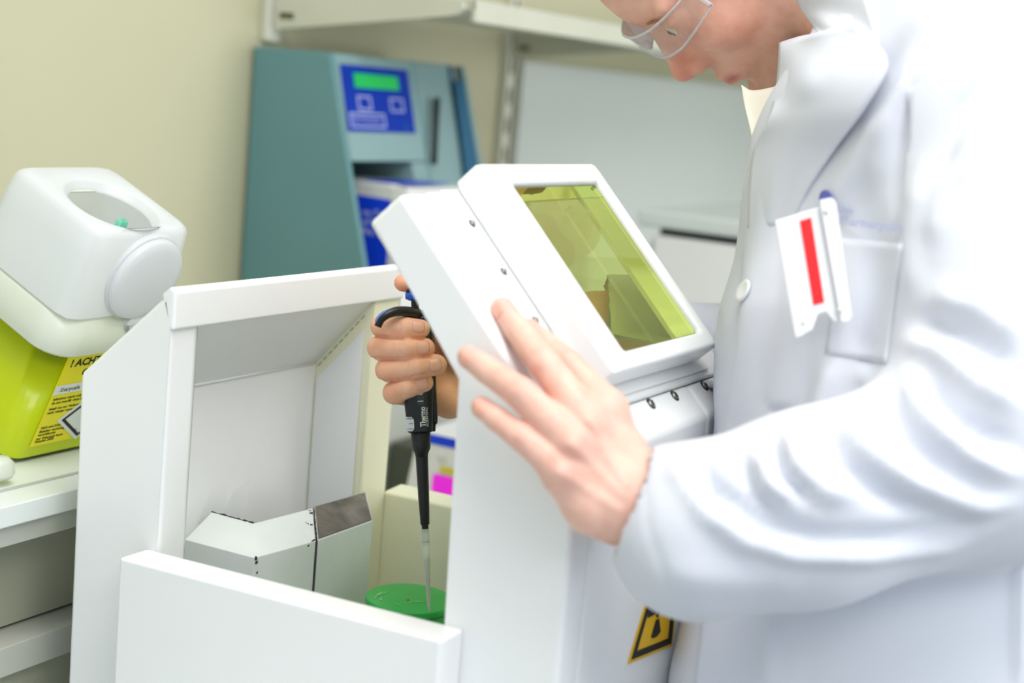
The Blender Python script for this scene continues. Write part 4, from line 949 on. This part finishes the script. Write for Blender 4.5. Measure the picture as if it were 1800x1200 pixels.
# placket edge: the near front overlaps the far one
n_ = vnormals(cv, cq); p_ = pix(cv); pl = np.interp(p_[:, 1], [150, 262, 420, 600, 760, 900, 1200], [1332, 1322, 1312, 1300, 1277, 1262, 1225])
st_ = 1/(1+np.exp(-(p_[:, 0]-pl)/2.5)); ok = (cv[:, 2] < -1.0) & (cv[:, 2] > -1.27) & (p_[:, 0] < 1420)
cv = cv+n_*(np.where(ok, .0035*st_*np.clip((1420-p_[:, 0])/60, 0, 1), 0))[:, None]
cw_ = c2w(cv); pr_ = (cw_[:, 0] < -.4015) & (cw_[:, 1] < 1.165) & (cw_[:, 2] < 1.285); cw_[pr_, 0] = -.4015; cv = (cw_-CAM) @ RC   # cloth rests against the shield
lc_ = mesh_obj('lab_coat', c2w(cv), cq, M['coat'], pe); tag(lc_, 'white cotton lab coat with rumpled sleeve')
# lower coat, trousers and shoes (below the frame)
LB = c2w(np.array([.296, -.50, -1.135]))
def lower(P):
    k = np.clip((1.05-P[:, 2])/.5, 0, 1); q = P[:, :2]-LB[:2].astype(np.float32); a = YAW-PHI
    X = q[:, 0]*cos(a)+q[:, 1]*sin(a); Yv = -q[:, 0]*sin(a)+q[:, 1]*cos(a); rx = .145-.0*k; rz = .165+.0*k
    d = (np.sqrt((X/rx)**2+(Yv/rz)**2)-1)*.14; d = smax(d, P[:, 2]-(LB[2]+.06), .01); return smax(d, .62-P[:, 2], .01)
v, q = nets(lower, (LB[0]-.22, LB[1]-.22, .58), (LB[0]+.22, LB[1]+.22, LB[2]+.1), .012)
mesh_obj('coat_skirt', v, q, M['coat'], lc_)
for s in (-.085, .085):
    fx_, fy_ = LB[0]+s*.45+.02, LB[1]+s*.9
    tube('trouser_leg', [(fx_, fy_, .75), (fx_, fy_, .45), (fx_+.01, fy_, .10)], [.085, .065, .055], M['trouser'], pe, 20)
    tube('shoe', [(fx_+.07, fy_+.03, .045), (fx_, fy_, .05), (fx_-.10, fy_-.05, .040), (fx_-.16, fy_-.08, .034)], [.035, .045, .042, .03], M['shoe'], pe, 18, flat=(np.array([0, 0, 1.0]), .85))

# collar and lapel (near side)
from mathutils.bvhtree import BVHTree
bvh = BVHTree.FromPolygons([tuple(p) for p in c2w(cv)], [tuple(int(i) for i in f) for f in cq])
def onto(px, py, lift=.001):
    d = Vector(c2w(cp(px, py, 1.0))-CAM).normalized(); h, n, i, t = bvh.ray_cast(Vector(CAM), d)
    if h is None: h, n = PW(px, py, 1.0), -d
    if n.dot(d) > 0: n = -n
    return h+n*lift, n
def fr_(px, py, d, lift=.006):                   # in front of the coat wherever the coat lies there
    dr = Vector(c2w(cp(px, py, 1.0))-CAM); h, n, i, t = bvh.ray_cast(Vector(CAM), dr.normalized())
    if h is not None: d = min(d, (np.array(h)-CAM) @ _f-lift)
    return cp(px, py, d)
gridsheet('collar', [[fr_(1394, -14, 1.195), fr_(1412, 20, 1.190), fr_(1430, 45, 1.182), fr_(1441, 62, 1.172)],
                     [fr_(1440, -20, 1.150), fr_(1455, 20, 1.140), fr_(1466, 50, 1.130), fr_(1470, 72, 1.120)],
                     [fr_(1520, -20, 1.070), fr_(1535, 30, 1.050), fr_(1545, 70, 1.040), fr_(1540, 100, 1.036)]], M['coat'], lc_, 20, 20, .002)
LR = [(.014, [(1500, 40, 1.12), (1441, 57, 1.150), (1404, 66, 1.168), (1371, 76, 1.190)]), (.017, [(1560, 105, 1.08), (1460, 118, 1.118), (1404, 130, 1.142), (1367, 142, 1.172)]), (.014, [(1520, 190, 1.06), (1450, 192, 1.080), (1396, 194, 1.112), (1355, 198, 1.152)]),
      (.006, [(1468, 262, 1.048), (1418, 262, 1.048), (1370, 260, 1.088), (1326, 262, 1.140)]), (.0016, [(1420, 335, 1.2), (1390, 332, 1.2), (1355, 330, 1.2), (1318, 330, 1.2)]), (-.002, [(1390, 400, 1.2), (1370, 400, 1.2), (1350, 400, 1.2), (1316, 402, 1.2)])]
gridsheet('lapel', [[fr_(*p, lift=l_) for p in r] for l_, r in LR], M['coat'], lc_, 20, 30, .002)
gridsheet('far_lapel', [[cp(1303, 150, 1.245), cp(1325, 160, 1.240), cp(1380, 150, 1.225)],
                        [cp(1310, 190, 1.235), cp(1328, 205, 1.225), cp(1376, 200, 1.205)],
                        [cp(1320, 230, 1.215), cp(1334, 250, 1.20), cp(1370, 250, 1.19)],
                        [cp(1326, 268, 1.195), cp(1340, 285, 1.19), cp(1362, 290, 1.18)]], M['coatwarm'], lc_, 16, 20, .002)
def button(px, py, r=.0085):
    h, n = onto(px, py, .0006); lathe('button', [(0, 0), (r, 0), (r, .0012), (r*.85, .0022), (r*.6, .0014), (0, .0014)], h, n, M['badge'], lc_, 24)
button(1309, 512)
# breast pocket
def sheet_on(name, quad, m, parent, nu=16, nv=16, lift=.0007, thick=.0004):
    (a, b, c, d) = [np.array(p, float) for p in quad]; bm = bmesh.new(); G = []
    for i in range(nu):
        s = i/(nu-1); r = []
        for j in range(nv):
            t = j/(nv-1); p = (a*(1-s)+b*s)*(1-t)+(d*(1-s)+c*s)*t; r.append(bm.verts.new(onto(p[0], p[1], lift)[0]))
        G.append(r)
    for i in range(nu-1):
        for j in range(nv-1): bm.faces.new([G[i][j], G[i+1][j], G[i+1][j+1], G[i][j+1]])
    o = bm_obj(name, bm, m, parent, True); s = o.modifiers.new('t', 'SOLIDIFY'); s.thickness = thick; s.offset = 0; return o
sheet_on('breast_pocket', [(1478, 418), (1588, 428), (1560, 640), (1452, 622)], M['coat'], lc_)
# embroidered lettering and emblem on the chest
def coat_text(s, px0, py0, px1, py1, size, m):
    a, n = onto(px0, py0, .0016); b, _ = onto(px1, py1, .0016); text('embroidered_lettering', s, size, a, b-a, n.cross(b-a), m, lc_, width=(b-a).length, bold=.0001)
coat_text('Univ', 1474, 372, 1502, 377, .0075, M['embro2']); coat_text('Pharmacyclin', 1476, 394, 1588, 408, .0085, M['embro2'])
ha, na = onto(1455, 352, .0014); lathe('embroidered_emblem', [(.0055, 0), (.0072, 0), (.0072, .0004), (.0055, .0004)], ha, na, M['embro'], lc_, 24)

# dosimeter badge clipped on the coat
hb, nb_ = onto(1430, 470, .006)
bq = empty('dosimeter_badge', tuple(hb)); tag(bq, 'white plastic film badge with a red stripe clipped to the coat chest', 'badge')
BD = 1.0
def bz(): 
    return min(1e9, *[(np.array(onto(x, y, .003)[0])-CAM) @ _f for x, y in ((1375, 385), (1470, 360), (1400, 590), (1490, 560), (1430, 470))])
bd = bz()-.004
def bpz(px, py, h=0): return PW(px, py, bd-h)
def bplate(name, pts, h0, h1, m, parent, bev=.0008):
    bm = bmesh.new(); A = [bm.verts.new(bpz(x, y, h0)) for x, y in pts]; B = [bm.verts.new(bpz(x, y, h1)) for x, y in pts]; k = len(pts)
    bm.faces.new(A); bm.faces.new(B)
    for i in range(k): bm.faces.new([A[i], A[(i+1) % k], B[(i+1) % k], B[i]])
    bmesh.ops.recalc_face_normals(bm, faces=bm.faces[:]); bevel(bm, bev, 2); return autosmooth(bm_obj(name, bm, m, parent))
bplate('badge_body', [(1362, 388), (1446, 362), (1492, 556), (1466, 566), (1452, 548), (1438, 552), (1428, 580), (1398, 594)], 0, .005, M['badge'], bq)
bplate('side_rail', [(1362, 388), (1372, 385), (1412, 590), (1398, 594)], .0052, .0075, M['badge'], bq)
bplate('clip', [(1440, 352), (1462, 347), (1470, 356), (1498, 556), (1492, 566), (1478, 566)], .0052, .009, M['badge'], bq)
bplate('red_stripe', [(1406, 388), (1426, 382), (1449, 531), (1430, 536)], .0052, .0058, M['red'], bq, .0001)
for x, y in ((1410, 566), (1452, 372), (1476, 545)): lathe('rivet', [(0, 0), (.0018, 0), (.0016, .0008), (0, .001)], bpz(x, y, .009 if x > 1440 else .0052), -Vector(_f), M['rail'], bq, 14)
